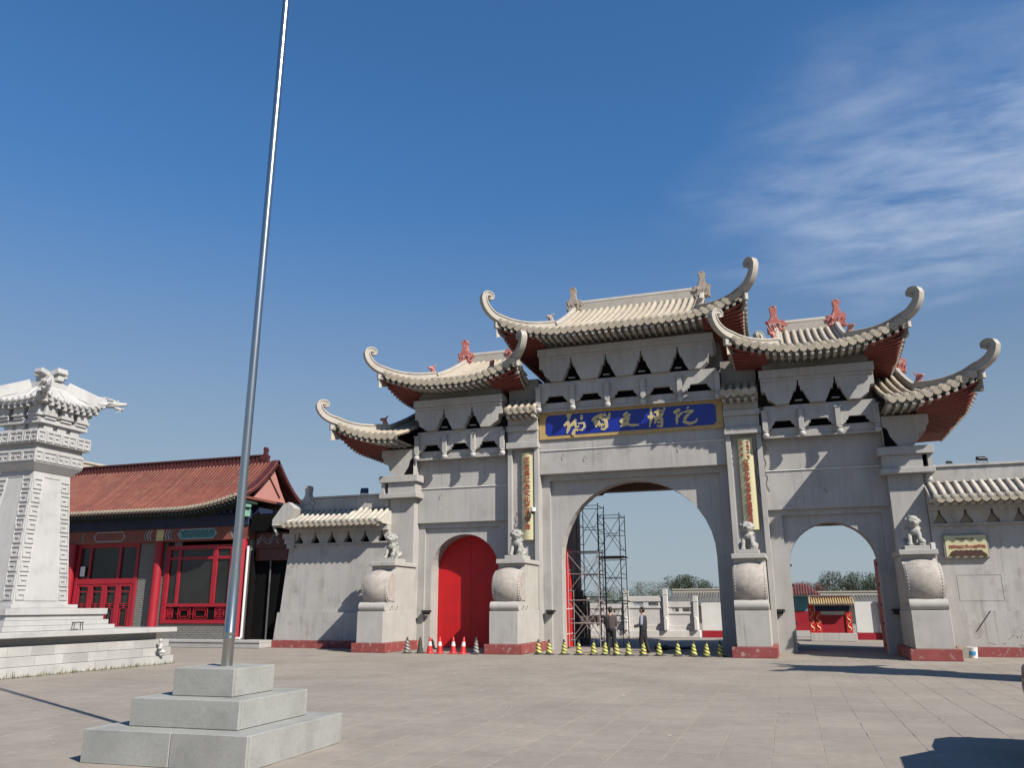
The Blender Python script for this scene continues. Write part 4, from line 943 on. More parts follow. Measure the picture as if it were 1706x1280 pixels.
# ---------------------------------------------------------------- low side walls
def side_wall(s, xin, xout, label, lowlab):
    W = thing('side_wall', label, 'wall', (s*(xin+xout)/2, 3.0, 0))
    f = lambda u: s*u
    def B(mb, u0, u1, *r_, **k): mb.box(min(f(u0), f(u1)), max(f(u0), f(u1)), *r_, **k)
    mb = MB(); mb.prism([(f(xin), 1.40), (f(xout-0.16), 1.40), (f(xout-0.42), 4.14), (f(xin), 4.14)], 'xz', 2.72, 3.5); mb.build('panel', MT['lowwall'], W)
    mb = MB(); mb.prism([(f(xin), 0.30), (f(xout), 0.30), (f(xout-0.12), 1.398), (f(xin), 1.398)], 'xz', 2.60, 3.5); mb.build('dado', MT['lowwall'], W)
    mb = MB(); mb.prism([(f(xin), 0.0), (f(xout+0.04), 0.0), (f(xout+0.02), 0.298), (f(xin), 0.298)], 'xz', 2.54, 3.5); mb.build('plinth', MT['redbase'], W, label='worn red painted plinth')
    # bell-gap frieze
    mb = MB(); B(mb, xin, xout-0.7, 2.60, 3.5, 4.142, 4.20, b=0.006); mb.build('ledge', MT['lowwall'], W)
    n_ = int((xout-0.8-xin)/0.78); x = xin+0.30
    xs_ = [x+i*0.78 for i in range(n_+1) if x+i*0.78 < xout-0.9]
    cv = [(0.20, 0.0), (0.19, 0.09), (0.13, 0.17), (0.075, 0.26), (0.065, 0.30), (0.04, 0.31), (0.035, 0.44)]
    ed = [xin]+xs_+[xout-0.72]
    for i in range(len(ed)-1):
        a, b = ed[i], ed[i+1]
        La = [(f(a), 4.202+0.44), (f(a), 4.202)] if i == 0 else [(f(a+u), 4.202+v) for u, v in reversed(cv)]
        Lb = [(f(b), 4.202), (f(b), 4.202+0.44)] if i == len(ed)-2 else [(f(b-u), 4.202+v) for u, v in cv]
        mb = MB(); mb.prism(La+Lb, 'xz', 2.64, 2.9); mb.build('frieze_block', MT['lowwall'], W)
    mb = MB(); B(mb, xin, xout-0.74, 2.905 if s > 0 else 3.3, 3.5, 4.205, 4.64); mb.build('frieze_back', MT['creamlight' if s > 0 else 'dark'], W)  # right back carries painted sunlight, left back painted shade
    mb = MB(); B(mb, xin, xout-0.5, 2.50, 3.6, 4.644, 4.86, b=0.01); mb.build('cornice', MT['lowwall'], W)
    # corbelled end
    mb = MB()
    for k, (a, z0_, z1_) in enumerate(((0.62, 4.0, 4.2), (0.50, 4.2, 4.42), (0.38, 4.42, 4.642))): mb.box(min(f(xout-0.72), f(xout-a+0.25)), max(f(xout-0.72), f(xout-a+0.25)), 2.56, 3.5, z0_+0.003, z1_, 0.01)
    mb.build('corbel', MT['lowwall'], W)
    # tiled top
    yr, ye, ze, zr = 3.05, 1.95, 4.95, 5.62
    mb = MB(); mb.prism([(ye+0.05, ze-0.06), (ye, ze), (yr, zr), (2*yr-ye, ze), (2*yr-ye-0.05, ze-0.06), (yr, 4.862)], 'yz', f(xin), f(xout-0.1)); rf = mb.build('roof', MT['walltile'], W)
    sp = 0.262; i = 0
    while True:
        u = xin+0.16+i*sp; i += 1
        if u > xout-0.72: break
        x = f(u)
        obj('tile_roll', roll_mesh([Vector((x, ye-0.05, ze+0.05)), Vector((x, (ye+yr)/2, (ze+zr)/2+0.03)), Vector((x, yr-0.1, zr-0.02))], 0.080, 0.10, 'walltile'), rf)
        loc_obj('drip_tile', DRIP, rf, (f(u+sp/2), ye-0.03, ze-0.02))
    mb = MB(); u = xin+0.2
    while u < xout-0.5:
        mb.box(f(u)-0.06, f(u)+0.06, ye+0.05, 2.6, ze-0.17, ze-0.065); u += 0.262
    a = mb.build('rafter_ends', MT['trim'], rf); a['kind'] = 'stuff'
    mb = MB(); B(mb, xin, xout-0.98, 2.94, 3.16, zr-0.02, zr+0.50, b=0.012); B(mb, xin, xout-0.98, 2.88, 3.22, zr+0.502, zr+0.58, b=0.01); mb.build('ridge', MT['lowwall'], rf)
    # plain end of the coping, sloping to the outside
    mb = MB(); mb.prism([(f(xout-0.74), ze+0.02), (f(xout+0.04), ze-0.02), (f(xout+0.04), ze+0.24), (f(xout-0.45), zr+0.20), (f(xout-0.70), zr+0.28), (f(xout-0.98), zr+0.02)], 'xz', ye+0.06, yr+0.9); mb.build('coping_end', MT['lowwall'], rf)
    mb = MB(); rk = random.Random(2)
    for k in range(9): mb.ell((f(xout+0.06-0.03*k+rk.uniform(-.02, .02)), ye+0.16+rk.uniform(-.04, .06), ze+0.06-0.055*k), (0.075, 0.07, 0.06), 7)
    obj('coping_carving', voxel('coping_carving', mb, 0.022, MT['lowwall'], 1), rf)
    return W, rf
WL, rfL = side_wall(-1, 9.98, 15.10, 'plain low grey wall with tiled coping between the hall and the gate', '')
WR, rfR = side_wall(1, 10.06, 16.4, 'plain low grey wall with tiled coping carrying the yellow notice board', '')
# dragon on the left ridge end
mb = MB(); chiwen(mb, -14.05, 3.04, 5.62, 1, 1.08); mb.build('ridge_dragon', MT['lowwall'], rfL)
# conduit leaning and cracks on the right wall
mb = MB(); mb.tube([(11.42, 2.590, 1.40), (10.95, 2.590, 0.78)], 0.016, 5); mb.build('pipe_scar', MT['rust'], WR)
rg = random.Random(5)
mb = MB()
for k in range(11):
    x = rg.uniform(10.5, 12.6); z = rg.uniform(0.32, 0.62); p = [(x, 2.598, z)]
    for q in range(4): x += rg.uniform(-0.02, 0.09); z += rg.uniform(-0.03, 0.05); p.append((x, 2.598, max(0.31, z)))
    mb.tube(p, 0.0045, 4)
mb.build('crack', MT['darkletter'], WR)
mb = MB(); mb.box(10.62, 11.92, 2.712, 2.722, 1.72, 1.735); mb.box(10.62, 11.92, 2.712, 2.722, 2.53, 2.545); mb.box(10.62, 10.635, 2.712, 2.722, 1.735, 2.53); mb.box(11.905, 11.92, 2.712, 2.722, 1.735, 2.53); mb.build('sunk_panel_outline', MT['lowwall'], WR)

# yellow notice board
nb = thing('notice_board', 'weathered pale yellow notice board with dark rust stain on the side wall', 'sign', (11.0, 2.7, 3.1))
mb = MB(); mb.box(10.34, 11.66, 2.60, 2.715, 3.06, 3.82, 0.01); mb.build('case', MT['soffit'], nb)
mb = MB(); mb.box(10.40, 11.62, 2.588, 2.598, 3.10, 3.80); mb.build('board', MT['plaque'], nb)
mb = MB(); P = [(10.44+1.14*i/24, 3.12+0.05*math.sin(i*1.3)*0.3) for i in range(25)]+[(11.6-1.16*i/24, 3.14+0.18*min(1, 8*(i/24)*(1-i/24))+0.012*math.sin(i*2.1)) for i in range(25)]
mb.prism(P, 'xz', 2.578, 2.586); mb.build('rust_stain', MT['rust'], nb)
me = text_mesh([(c, -0.48+i*0.12, 0.012*math.sin(i*2.0), 0.125) for i, c in enumerate('西柏坡红色小镇学院')], 'lettering', MT['redletter'], 0.004); obj('lettering', me, nb).matrix_basis = facing((11.03, 2.582, 3.42))
me = text_mesh([(c, -0.27+i*0.05, 0, 0.048) for i, c in enumerate('中国人民解放军八一电影')], 'lettering', MT['darkletter'], 0.003); obj('lettering', me, nb).matrix_basis = facing((11.0, 2.582, 3.68))

# floodlights on the wall ridges
def flood(label, x, y, z, m, k=1.0, tilt=35):
    t = thing('floodlight', label, 'floodlight', (x, y, z))
    mb = MB(); mb.cbox((x, y, z+0.20*k), (0.36*k, 0.12*k, 0.24*k), 0.2, 0.015, rx=R(-tilt)); mb.build('lamp_body', MT[m], t)
    mb = MB(); mb.tube([(x-0.2*k, y, z+0.22*k), (x-0.2*k, y, z+0.03*k), (x+0.2*k, y, z+0.03*k), (x+0.2*k, y, z+0.22*k)], 0.018*k, 6); mb.tube([(x, y, z), (x, y, z+0.04*k)], 0.03, 6); mb.build('bracket', MT['black'], t)
    return t
flood('dark blue floodlight on the left wall ridge', -11.4, 3.05, 6.20, 'floodblue', 0.9, 20)
flood('small black floodlight near the gate pillar on the right wall ridge', 10.95, 3.05, 6.20, 'black', 0.5, 50)
flood('larger black floodlight further along the right wall ridge', 11.95, 3.05, 6.20, 'black', 0.85, 65)
# bucket and broken block at the foot of the right wall
t = thing('paint_bucket', 'white plastic bucket with blue print standing by the red plinth', 'bucket', (10.63, 2.0, 0))
mb = MB(); mb.lathe([(0.13, 0.0), (0.155, 0.30), (0.16, 0.30), (0.16, 0.32), (0.148, 0.32), (0.14, 0.29)], 20, (10.63, 2.0, 0)); mb.build('pail', MT['white'], t, smooth=True)
mb = MB(); rows = [[(10.63+0.150*math.cos(a), 2.0+0.150*math.sin(a), z) for z in (0.09, 0.20)] for a in [R(215+i*12) for i in range(8)]]; mb.grid(rows); mb.build('blue_print', MT['bucketblue'], t)
t = thing('concrete_block', 'broken concrete block between the pedestal and the white bucket', 'block', (10.33, 1.9, 0))
mb = MB(); mb.prism([(10.18, 0.0), (10.48, 0.0), (10.50, 0.26), (10.44, 0.33), (10.30, 0.30), (10.20, 0.34), (10.16, 0.2)], 'xz', 1.8, 2.15); mb.build('block', MT['concrete'], t)
t = thing('stone_fragment', 'small pale stone fragment beside the lion near the notice board', 'stone', (9.78, 1.3, 3.28))
mb = MB(); mb.cbox((9.80, 1.3, 3.39), (0.16, 0.18, 0.22), 0.3, 0.02); mb.build('fragment', MT['marble'], t)

# ---------------------------------------------------------------- flagpole
FX, FY = -1.003, -19.187
fp = thing('flagpole', 'tall stainless steel flagpole on a three-step granite base', 'flagpole', (FX, FY, 0), R(1.3))
def frame_box(mb, h, z0, z1, x0=-1, x1=1): mb.box(x0*h, x1*h, -h, h, z0, z1, 0.012)
def fpart(name, mb, m, parent=fp, smooth=False): return loc_obj(name, mb.mesh(name, MT[m], smooth), parent)
for hx, hy, z0, z1, cuts in ((1.03, 0.99, 0.0, 0.341, True), (0.703, 0.692, 0.342, 0.637, False), (0.402, 0.406, 0.638, 0.937, False)):
    t_ = 0.045
    st = fpart('base_step', MB().box(-hx+t_, hx-t_, -hy+t_, hy-t_, z0, z1-0.02), 'granite')
    xs_ = [-hx, 0.10, hx] if cuts else [-hx, hx]; ys_ = [-hy, -0.05, hy] if cuts else [-hy, hy]
    for a, b in zip(xs_[:-1], xs_[1:]):
        for y0, y1 in ((-hy, -hy+t_-0.002), (hy-t_+0.002, hy)):
            mb = MB(); mb.box(a+0.003, b-0.003, y0, y1, z0, z1, 0.007); fpart('granite_slab', mb, 'granite', st)
    for a, b in zip(ys_[:-1], ys_[1:]):
        a_, b_ = max(a, -hy+t_)+0.003, min(b, hy-t_)-0.003
        for x0, x1 in ((-hx, -hx+t_-0.002), (hx-t_+0.002, hx)):
            mb = MB(); mb.box(x0, x1, a_, b_, z0, z1, 0.007); fpart('granite_slab', mb, 'granite', st)
    mb = MB(); mb.box(-hx+t_+0.002, hx-t_-0.002, -hy+t_+0.002, hy-t_-0.002, z1-0.019, z1-0.002); fpart('granite_slab', mb, 'granite', st)
lean = Matrix.Rotation(R(0.35), 4, 'Y')
mb = MB(); mb.lathe([(0.066, 0.93), (0.066, 1.24), (0.068, 1.245), (0.068, 1.26), (0.066, 1.265), (0.0655, 1.30), (0.068, 1.305), (0.068, 1.32), (0.0655, 1.325), (0.064, 1.98), (0.060, 2.03)], 24); o = fpart('pole_lower', mb, 'steel', fp, True); o.matrix_basis = lean
mb = MB(); mb.lathe([(0.061, 2.0), (0.062, 2.035), (0.055, 2.10), (0.054, 2.14), (0.053, 5.0), (0.051, 9.0), (0.046, 12.0)], 24); o = fpart('pole_upper', mb, 'steel', fp, True); o.matrix_basis = lean
mb = MB(); mb.ell((0, 0, 12.06), 0.07, 12); o = fpart('finial', mb, 'gold', fp, True); o.matrix_basis = lean

# ---------------------------------------------------------------- traffic cones
def cone(m_body, m_base, m_tip, label, group, h=0.50, band=False):
    t = thing('traffic_cone', label, 'traffic cone', (0, 0, 0), 0, group)
    mb = MB(); mb.box(-0.15, 0.15, -0.15, 0.15, 0.0, 0.03, 0.008); mb.lathe([(0.135, 0.03), (0.125, 0.055), (0.118, 0.06)], 16); mb.build('base', MT[m_base], t)
    if not band:
        mb = MB(); mb.lathe([(0.112, 0.058), (0.048, h*0.80)], 18); mb.build('body', MT[m_body], t, smooth=True)
        mb = MB(); mb.lathe([(0.050, h*0.80), (0.030, h*0.94), (0.026, h), (0.018, h+0.002)], 14); mb.build('tip', MT[m_tip], t, smooth=True)
    else:
        mb = MB(); mb.lathe([(0.112, 0.058), (0.078, h*0.46)], 18); mb.build('body', MT[m_body], t, smooth=True)
        mb = MB(); mb.lathe([(0.0785, h*0.46), (0.054, h*0.72)], 18); mb.build('reflective_band', MT['band'], t, smooth=True)
        mb = MB(); mb.lathe([(0.0535, h*0.72), (0.028, h*0.98), (0.02, h)], 14); mb.build('tip', MT[m_body], t, smooth=True)
    return t
rg = random.Random(8)
cy_ = None
spots = [898, 916, 939.5, 965, 990, 1008.5, 1028, 1047.5, 1071.5, 1097.5, 1129, 1156, 1177.5, 1200]
clab = ['touching the pedestal plinth beside the red door', 'before the pale arch frame by that pedestal', 'at the lit jamb of the centre arch', 'in front of the open red door leaf', 'in front of the pale scaffold frame', 'just beside the legs of the brown-shirted person', 'right before the brown-shirted person, nearer the waistcoat person', 'between the two standing people', 'at the feet of the person in waistcoat', 'before the thick end of the black sack', 'before the thin end of the black sack', 'third from the shaded jamb of the centre arch', 'second from the shaded jamb of the centre arch', 'against the shaded jamb of the centre arch']
c0 = cone('stripe', 'darkcone', 'black', 'yellow and black striped traffic cone in the row across the centre arch', 'striped cones across the centre arch')
for i, px in enumerate(spots):
    p = on(px, 1091.5+(px-898)*0.0105, 'z', 0); p.y = max(0.35, min(0.8, p.y)); p = Vector((on(px, 1085, 'y', 0.55).x, 0.55+rg.uniform(-0.11, 0.11), 0))
    lb = 'yellow and black striped traffic cone '+clab[i]
    e_ = (rg.uniform(-0.03, 0.03), rg.uniform(-0.03, 0.03), rg.uniform(0, 6))
    if i == 0: c0.location = p; c0.rotation_euler = e_; c0['label'] = lb
    else: dup(c0, p, 0.0, lb).rotation_euler = e_
red0 = cone('conered', 'conered', 'conered', 'red traffic cone with white band beside the plain black cone', 'red cones before the closed door', 0.57, True)
for i, px in enumerate((716, 732.5, 755, 771)):
    p = Vector((on(px, 1085, 'y', 0.15).x, 0.15, 0))
    if i == 0: red0.location = p
    elif i < 3: dup(red0, p, None, ('', 'red traffic cone with white band in the middle of the red cone row', 'red traffic cone with white band beside the dented red cone')[i])
    else:
        dup(red0, p, 0.4, 'red traffic cone with a dented tip in front of the closed red door').rotation_euler = (0.0, 0.07, 0.4)
dc = cone('greystripe', 'darkcone', 'darkcone', 'grimy striped dark traffic cone standing against the outer pedestal', 'x', 0.56); del dc['group']
dc.location = (on(678, 1085, 'y', 0.05).x, 0.05, 0)
k_ = dup(dc, (on(793, 1085, 'y', 0.1).x, 0.1, 0), 1.5, 'grimy striped dark traffic cone in the shade beside the inner pedestal')
dk = cone('darkcone', 'darkcone', 'darkcone', 'plain black traffic cone between the grimy striped cone and the red cones', 'x', 0.56); del dk['group']
dk.location = (on(700, 1085, 'y', 0.15).x, 0.15, 0)

# ---------------------------------------------------------------- red-roofed hall on the left
HALL = thing('red_roof_hall', 'long hall with red-brown tiled roof, red lattice windows and grey brick', 'building', (-23, 4.5, 0))
def hp(name, mb, m, parent=None, **k): return mb.build(name, MT[m], parent or HALL, **k)
HX0, HX1 = -30.0, -16.62
mb = MB(); mb.box(-30.4, -15.12, 1.75, 8.0, 0.0, 0.20, 0.02); mb.box(-30.4, -15.12, 1.72, 8.0, 0.202, 0.30, 0.015); hp('platform', mb, 'marble2')
for bx_ in ((HX0, -26.1, 2.72, 6.2, 0.3, 4.45), (-22.45, -20.98, 2.66, 3.1, 0.3, 4.45), (-20.978, -17.202, 2.66, 3.1, 0.3, 0.93), (-17.2, HX1+0.1, 2.66, 6.2, 0.3, 4.45)):
    mb = MB(); mb.box(*bx_); hp('brick_wall', mb, 'brick')
mb = MB(); mb.box(-26.1, -22.45, 3.6, 3.7, 0.3, 4.5); mb.box(-20.98, -17.2, 3.6, 3.7, 0.3, 4.5); hp('painted_interior_shade', mb, 'dark')  # near-black sheets stand for the unlit rooms
mb = MB(); mb.box(HX0, HX1, 3.1, 6.2, 4.46, 5.9); hp('upper_wall', mb, 'navy')
for x in (-26.2, -21.25, -16.86):
    mb = MB(); mb.tube([(x, 2.48, 0.3), (x, 2.48, 4.46)], 0.20, 16); hp('column', mb, 'redwood', smooth=True)
# window
def bars(name, rects, m, y0, y1, parent):
    for (a, b, c, d) in rects:
        mb = MB(); mb.box(a, b, y0, y1, c, d, 0.006); mb.build(name, MT[m], parent)
win = hp('window', MB().box(-20.95, -20.72, 2.60, 2.76, 0.94, 4.28, 0.008).box(-17.55, -17.22, 2.60, 2.76, 0.94, 4.28, 0.008).box(-20.719, -17.551, 2.60, 2.76, 0.94, 1.10, 0.008).box(-20.719, -17.551, 2.60, 2.76, 4.10, 4.28, 0.008), 'redwood')
bars('mullion', [(-20.30, -20.14, 1.78, 4.098), (-18.45, -18.22, 1.78, 4.098), (-20.718, -17.552, 1.64, 1.778), (-20.718, -20.302, 3.66, 3.78), (-20.138, -18.452, 3.66, 3.78), (-18.218, -17.552, 3.66, 3.78)], 'redwood', 2.62, 2.74, win)
mb = MB(); mb.box(-20.718, -17.552, 2.68, 2.69, 1.78, 4.1); mb.build('pane', MT['glass'], win)
mb = MB(); mb.box(-20.718, -17.552, 2.70, 2.71, 1.1, 1.64); mb.build('lattice_back', MT['dark'], win)  # shade behind the lattice painted as a near-black sheet
def fret(mb, x0, x1, z0, z1, y, t=0.03):
    for (a, b, c, d) in ((x0, x1, z0, z0+t), (x0, x1, z1-t, z1), (x0, x0+t, z0, z1), (x1-t, x1, z0, z1)): mb.box(a, b, y, y+0.03, c, d)
mb = MB()
for (a, b) in ((-20.66, -20.34), (-18.16, -17.62)):
    for k in range(3): fret(mb, a+0.05*k, b-0.05*k, 1.14+0.07*k, 1.60-0.07*k, 2.655-0.001*k)
    mb.box(a, b, 2.66, 2.68, 1.36, 1.39); mb.box((a+b)/2-0.015, (a+b)/2+0.015, 2.661, 2.681, 1.12, 1.62)
for (a, b) in ((-20.08, -19.42), (-19.28, -18.52)):
    fret(mb, a, b, 1.14, 1.60, 2.655); fret(mb, a+0.1, b-0.1, 1.22, 1.52, 2.653); mb.box(a-0.1, a, 2.66, 2.68, 1.33, 1.36)
mb.build('lattice', MT['redwood'], win)
# door with lattice leaves and fanlight
drf = hp('door', MB().box(-26.0, -25.85, 2.60, 2.78, 0.3, 4.48, 0.008).box(-22.62, -22.47, 2.60, 2.78, 0.3, 4.48, 0.008).box(-25.849, -22.621, 2.60, 2.78, 4.30, 4.48, 0.008).box(-25.849, -22.621, 2.60, 2.78, 2.66, 2.90, 0.008), 'redwood')
bars('mullion', [(-25.30, -25.18, 2.901, 4.299), (-23.62, -23.48, 2.901, 4.299)], 'redwood', 2.62, 2.76, drf)
mb = MB(); mb.box(-25.849, -22.621, 2.70, 2.71, 2.9, 4.3); mb.build('pane', MT['glass'], drf)
mb = MB(); mb.box(-25.849, -22.621, 2.72, 2.73, 0.3, 2.66); mb.build('pane', MT['glass'], drf)
for k in range(4):
    x0 = -25.84+k*0.80; x1 = x0+0.79
    mb = MB(); mb.box(x0, x0+0.13, 2.62, 2.70, 0.31, 2.655, 0.006); mb.box(x1-0.13, x1, 2.62, 2.70, 0.31, 2.655, 0.006); mb.box(x0+0.131, x1-0.131, 2.62, 2.70, 0.31, 0.62, 0.006); mb.box(x0+0.131, x1-0.131, 2.62, 2.70, 2.55, 2.655, 0.006)
    fret(mb, x0+0.19, x1-0.19, 0.80, 1.62, 2.64, 0.035); fret(mb, x0+0.14, x1-0.14, 1.78, 2.35, 2.64, 0.035)
    mb.box(x0+0.13, x0+0.2, 2.645, 2.67, 1.18, 1.215); mb.box(x1-0.2, x1-0.13, 2.645, 2.67, 1.18, 1.215); mb.box((x0+x1)/2-0.018, (x0+x1)/2+0.018, 2.645, 2.67, 1.62, 1.78); mb.box(x0+0.13, x1-0.13, 2.646, 2.668, 1.69, 1.72)
    mb.build('door_leaf', MT['redwood'], drf)
# paper notices on the door
mb = MB(); mb.box(-25.72, -25.45, 2.590, 2.598, 3.02, 3.46); mb.build('paper_notice', MT['white'], drf)
# painted beams
mb = MB(); mb.box(HX0, HX1+0.05, 2.42, 3.1, 4.46, 5.04, 0.015); hp('lower_beam', mb, 'brownbeam')
mb = MB(); mb.box(HX0, HX1+0.05, 2.36, 3.1, 5.045, 5.55, 0.015); hp('upper_beam', mb, 'navy')
def hexpanel(x0, x1, z0, z1, y, m, edge='paleline'):
    c = (z1-z0)/2*0.8
    P = [(x0, (z0+z1)/2), (x0+c, z0), (x1-c, z0), (x1, (z0+z1)/2), (x1-c, z1), (x0+c, z1)]
    mb = MB(); mb.prism(P, 'xz', y-0.004, y); o = hp('beam_painting', mb, edge)
    q = 0.035; P2 = [(x0+q*1.6, (z0+z1)/2), (x0+c+q*0.4, z0+q), (x1-c-q*0.4, z0+q), (x1-q*1.6, (z0+z1)/2), (x1-c-q*0.4, z1-q), (x0+c+q*0.4, z1-q)]
    mb = MB(); mb.prism(P2, 'xz', y-0.008, y-0.0045); mb.build('field', MT[m], o)
    return o
o = hexpanel(-20.3, -18.2, 4.54, 4.98, 2.418, 'cyan')
mb = MB()
for k in range(13):
    x = -20.1+k*0.135
    mb.tube([(x, 2.408, 4.60), (x+0.2, 2.408, 4.92)], 0.010, 4); mb.tube([(x+0.2, 2.4078, 4.60), (x, 2.4078, 4.92)], 0.010, 4)
mb.build('trellis_lines', MT['navy'], o)
hexpanel(-25.0, -23.2, 4.54, 4.98, 2.418, 'brownbeam')
for x in (-22.05, -21.9, -21.75, -20.75, -20.6, -20.9, -25.6, -17.4, -17.25):
    mb = MB(); mb.prism([(x-0.1, 4.76), (x, 4.54), (x+0.05, 4.54), (x-0.05, 4.76), (x+0.05, 4.98), (x, 4.98)], 'xz', 2.412, 2.4185); hp('chevron', mb, 'paleline' if int(x*10) % 2 else 'cyan')
mb = MB(); mb.box(-21.45, -21.05, 2.410, 2.4185, 4.5, 5.0); hp('gold_boss', mb, 'gold')
# bracket blocks under the eave
mb = MB()
for k in range(44): mb.box(-29.9+k*0.305, -29.9+k*0.305+0.17, 2.05, 2.6, 5.56, 5.75)
a = hp('bracket_row', mb, 'navy'); a['kind'] = 'stuff'
# roof
HY0, HYR, HZE, HZR = 1.15, 3.95, 5.72, 8.02
def hz(x, t):
    q = max(0.0, (x+19.6)/3.3); q = min(q, 1.0)
    return HZE+(HZR-HZE)*(0.68*t+0.32*t*t)+0.50*q*q*(1-t)**3
mb = MB(); xs_ = [-30.2+k*0.29 for k in range(49)]; xs_ = [x for x in xs_ if x < -16.4]+[-16.4]
mb.grid([[(x, HY0+(HYR-HY0)*t/8, hz(x, t/8)) for t in range(9)] for x in xs_]); mb.grid([[(x, 2*HYR-HY0-(HYR-HY0)*t/8, hz(x, t/8)) for t in range(9)] for x in xs_]); hr = hp('roof', mb, 'halltile', smooth=True)
mb = MB(); x = -30.1
while x < -16.3:
    rows = []
    for t in range(13):
        y = HY0-0.06+(HYR-HY0)*t/12; z = hz(x, max(0, t/12))+0.01
        r_ = 0.062 if t % 2 == 0 else 0.056
        rows.append([(x+r_*math.cos(a_), y, z+r_*1.3*math.sin(a_)) for a_ in (0, 0.8, 1.57, 2.34, 3.14)])
    mb.grid(rows)
    x += 0.19
a = mb.build('tile_rolls', MT['halltile'], hr, smooth=True); a['kind'] = 'stuff'
mb = MB(); mb2 = MB(); x = -30.1
while x < -16.3:
    mb.lathe([(0.075, -0.02), (0.075, 0.03)], 8, (x, HY0-0.08, hz(x, 0)+0.02), Matrix.Rotation(R(90), 3, 'X')); mb.box(x+0.03, x+0.16, HY0-0.05, HY0-0.01, hz(x, 0)-0.10, hz(x, 0)+0.02)
    mb2.box(x-0.045, x+0.045, HY0+0.02, 2.6, hz(x, 0)-0.24, hz(x, 0)-0.14); x += 0.19
a = mb.build('eave_tile_ends', MT['tile'], hr); a['kind'] = 'stuff'
a = mb2.build('eave_rafters', MT['darkgreen'], hr); a['kind'] = 'stuff'
mb = MB(); mb.grid([[(x, HY0+0.04, hz(x, 0)-0.13), (x, 2.7, hz(x, 0)-0.10)] for x in xs_]); mb.grid([[(x, HY0+0.03, hz(x, 0)-0.02), (x, HY0+0.03, hz(x, 0)-0.13)] for x in xs_]); mb.build('eave_board', MT['brownbeam'], hr)
# lattice ridge
mb = MB(); mb.box(-30.2, -17.2, HYR-0.1, HYR+0.1, HZR-0.04, HZR+0.10, 0.01); mb.box(-30.2, -17.2, HYR-0.12, HYR+0.12, HZR+0.34, HZR+0.42, 0.01); rd = mb.build('ridge', MT['hallridge'], hr)
mb = MB()
for k in range(62): mb.box(-30.15+k*0.21, -30.15+k*0.21+0.11, HYR-0.08, HYR+0.08, HZR+0.101, HZR+0.339)
mb.build('ridge_lattice', MT['hallridge'], rd)
mb = MB(); mb.box(-30.2, -17.2, HYR-0.03, HYR+0.03, HZR+0.1, HZR+0.34); mb.build('ridge_core', MT['halltile'], rd)
mb = MB(); chiwen(mb, -17.12, HYR, HZR+0.02, -1, 0.72); mb.build('ridge_dragon', MT['hallridge'], rd)
# gable end on the right with red verge
P = [(2.75, 6.30), (3.3, 6.95), (HYR, 8.0), (2*HYR-3.3, 6.95), (2*HYR-2.75, 6.30)]
mb = MB(); mb.prism(P, 'yz', -16.78, -16.66); hp('gable', mb, 'gablepink')
mb = MB()
for sg2 in (1, -1):
    path = [(-16.55, (HYR-(HYR-HY0)*(1-t/8)) if sg2 > 0 else (HYR+(HYR-HY0)*(1-t/8)), hz(-16.6, t/8)+0.06) for t in range(9)]
    mb.sweep(path, [(-0.16, -0.12), (0.16, -0.12), (0.16, 0.07), (-0.16, 0.07)], (1, 0, 0))
    for t in range(26):
        u = t/25; y = HYR-(HYR-HY0)*(1-u) if sg2 > 0 else HYR+(HYR-HY0)*(1-u)
        mb.lathe([(0.07, 0), (0.07, 0.06)], 8, (-16.39, y, hz(-16.6, u)), Matrix.Rotation(R(90), 3, 'Y'))
mb.build('verge', MT['hallridge'], hr)
mb = MB(); mb.box(-16.70, -16.36, 1.2, 6.7, 6.12, 6.24, 0.01); hp('skirt_eave', mb, 'halltile')
mb = MB(); mb.tube([(-16.65, 3.5, 7.55), (-16.63, 4.6, 6.5)], 0.04, 6); hp('gable_batten', mb, 'hallridge')
mb = MB(); mb.box(-16.75, -16.42, 1.9, 2.25, 5.78, 6.06, 0.01); mb.box(-16.85, -16.55, 2.05, 2.4, 5.40, 5.75, 0.01); hp('corner_bracket', mb, 'mint')
mb = MB(); mb.tube([(-16.52, 2.40, 4.15), (-16.52, 2.40, 0.42), (-16.56, 2.36, 0.36), (-16.9, 2.36, 0.35)], 0.055, 10); hp('downpipe', mb, 'white', smooth=True)
# side porch by the low wall, shade painted as near-black back and soffit
mb = MB(); mb.box(-16.40, -14.9, 2.95, 3.0, 0.3, 3.54); mb.box(-16.50, -16.42, 2.62, 6.0, 0.3, 4.0); hp('porch_shade_panel', mb, 'dark')
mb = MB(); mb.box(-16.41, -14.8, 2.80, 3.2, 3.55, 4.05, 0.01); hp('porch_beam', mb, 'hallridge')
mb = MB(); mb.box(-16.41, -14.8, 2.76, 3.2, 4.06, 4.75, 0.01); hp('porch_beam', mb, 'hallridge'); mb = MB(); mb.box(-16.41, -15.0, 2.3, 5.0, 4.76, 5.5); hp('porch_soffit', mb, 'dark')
for x in (-16.1, -15.5):
    for dz in (0, 0.14): 
        mb = MB(); mb.tube([(x-0.25, 2.75, 4.25+dz), (x, 2.75, 4.5+dz), (x+0.25, 2.75, 4.25+dz)], 0.015, 4); hp('chevron', mb, 'paleline')
mb = MB(); mb.tube([(-15.65, 2.86, 0.3), (-15.65, 2.86, 3.54)], 0.04, 8); hp('porch_rail', mb, 'scaf')
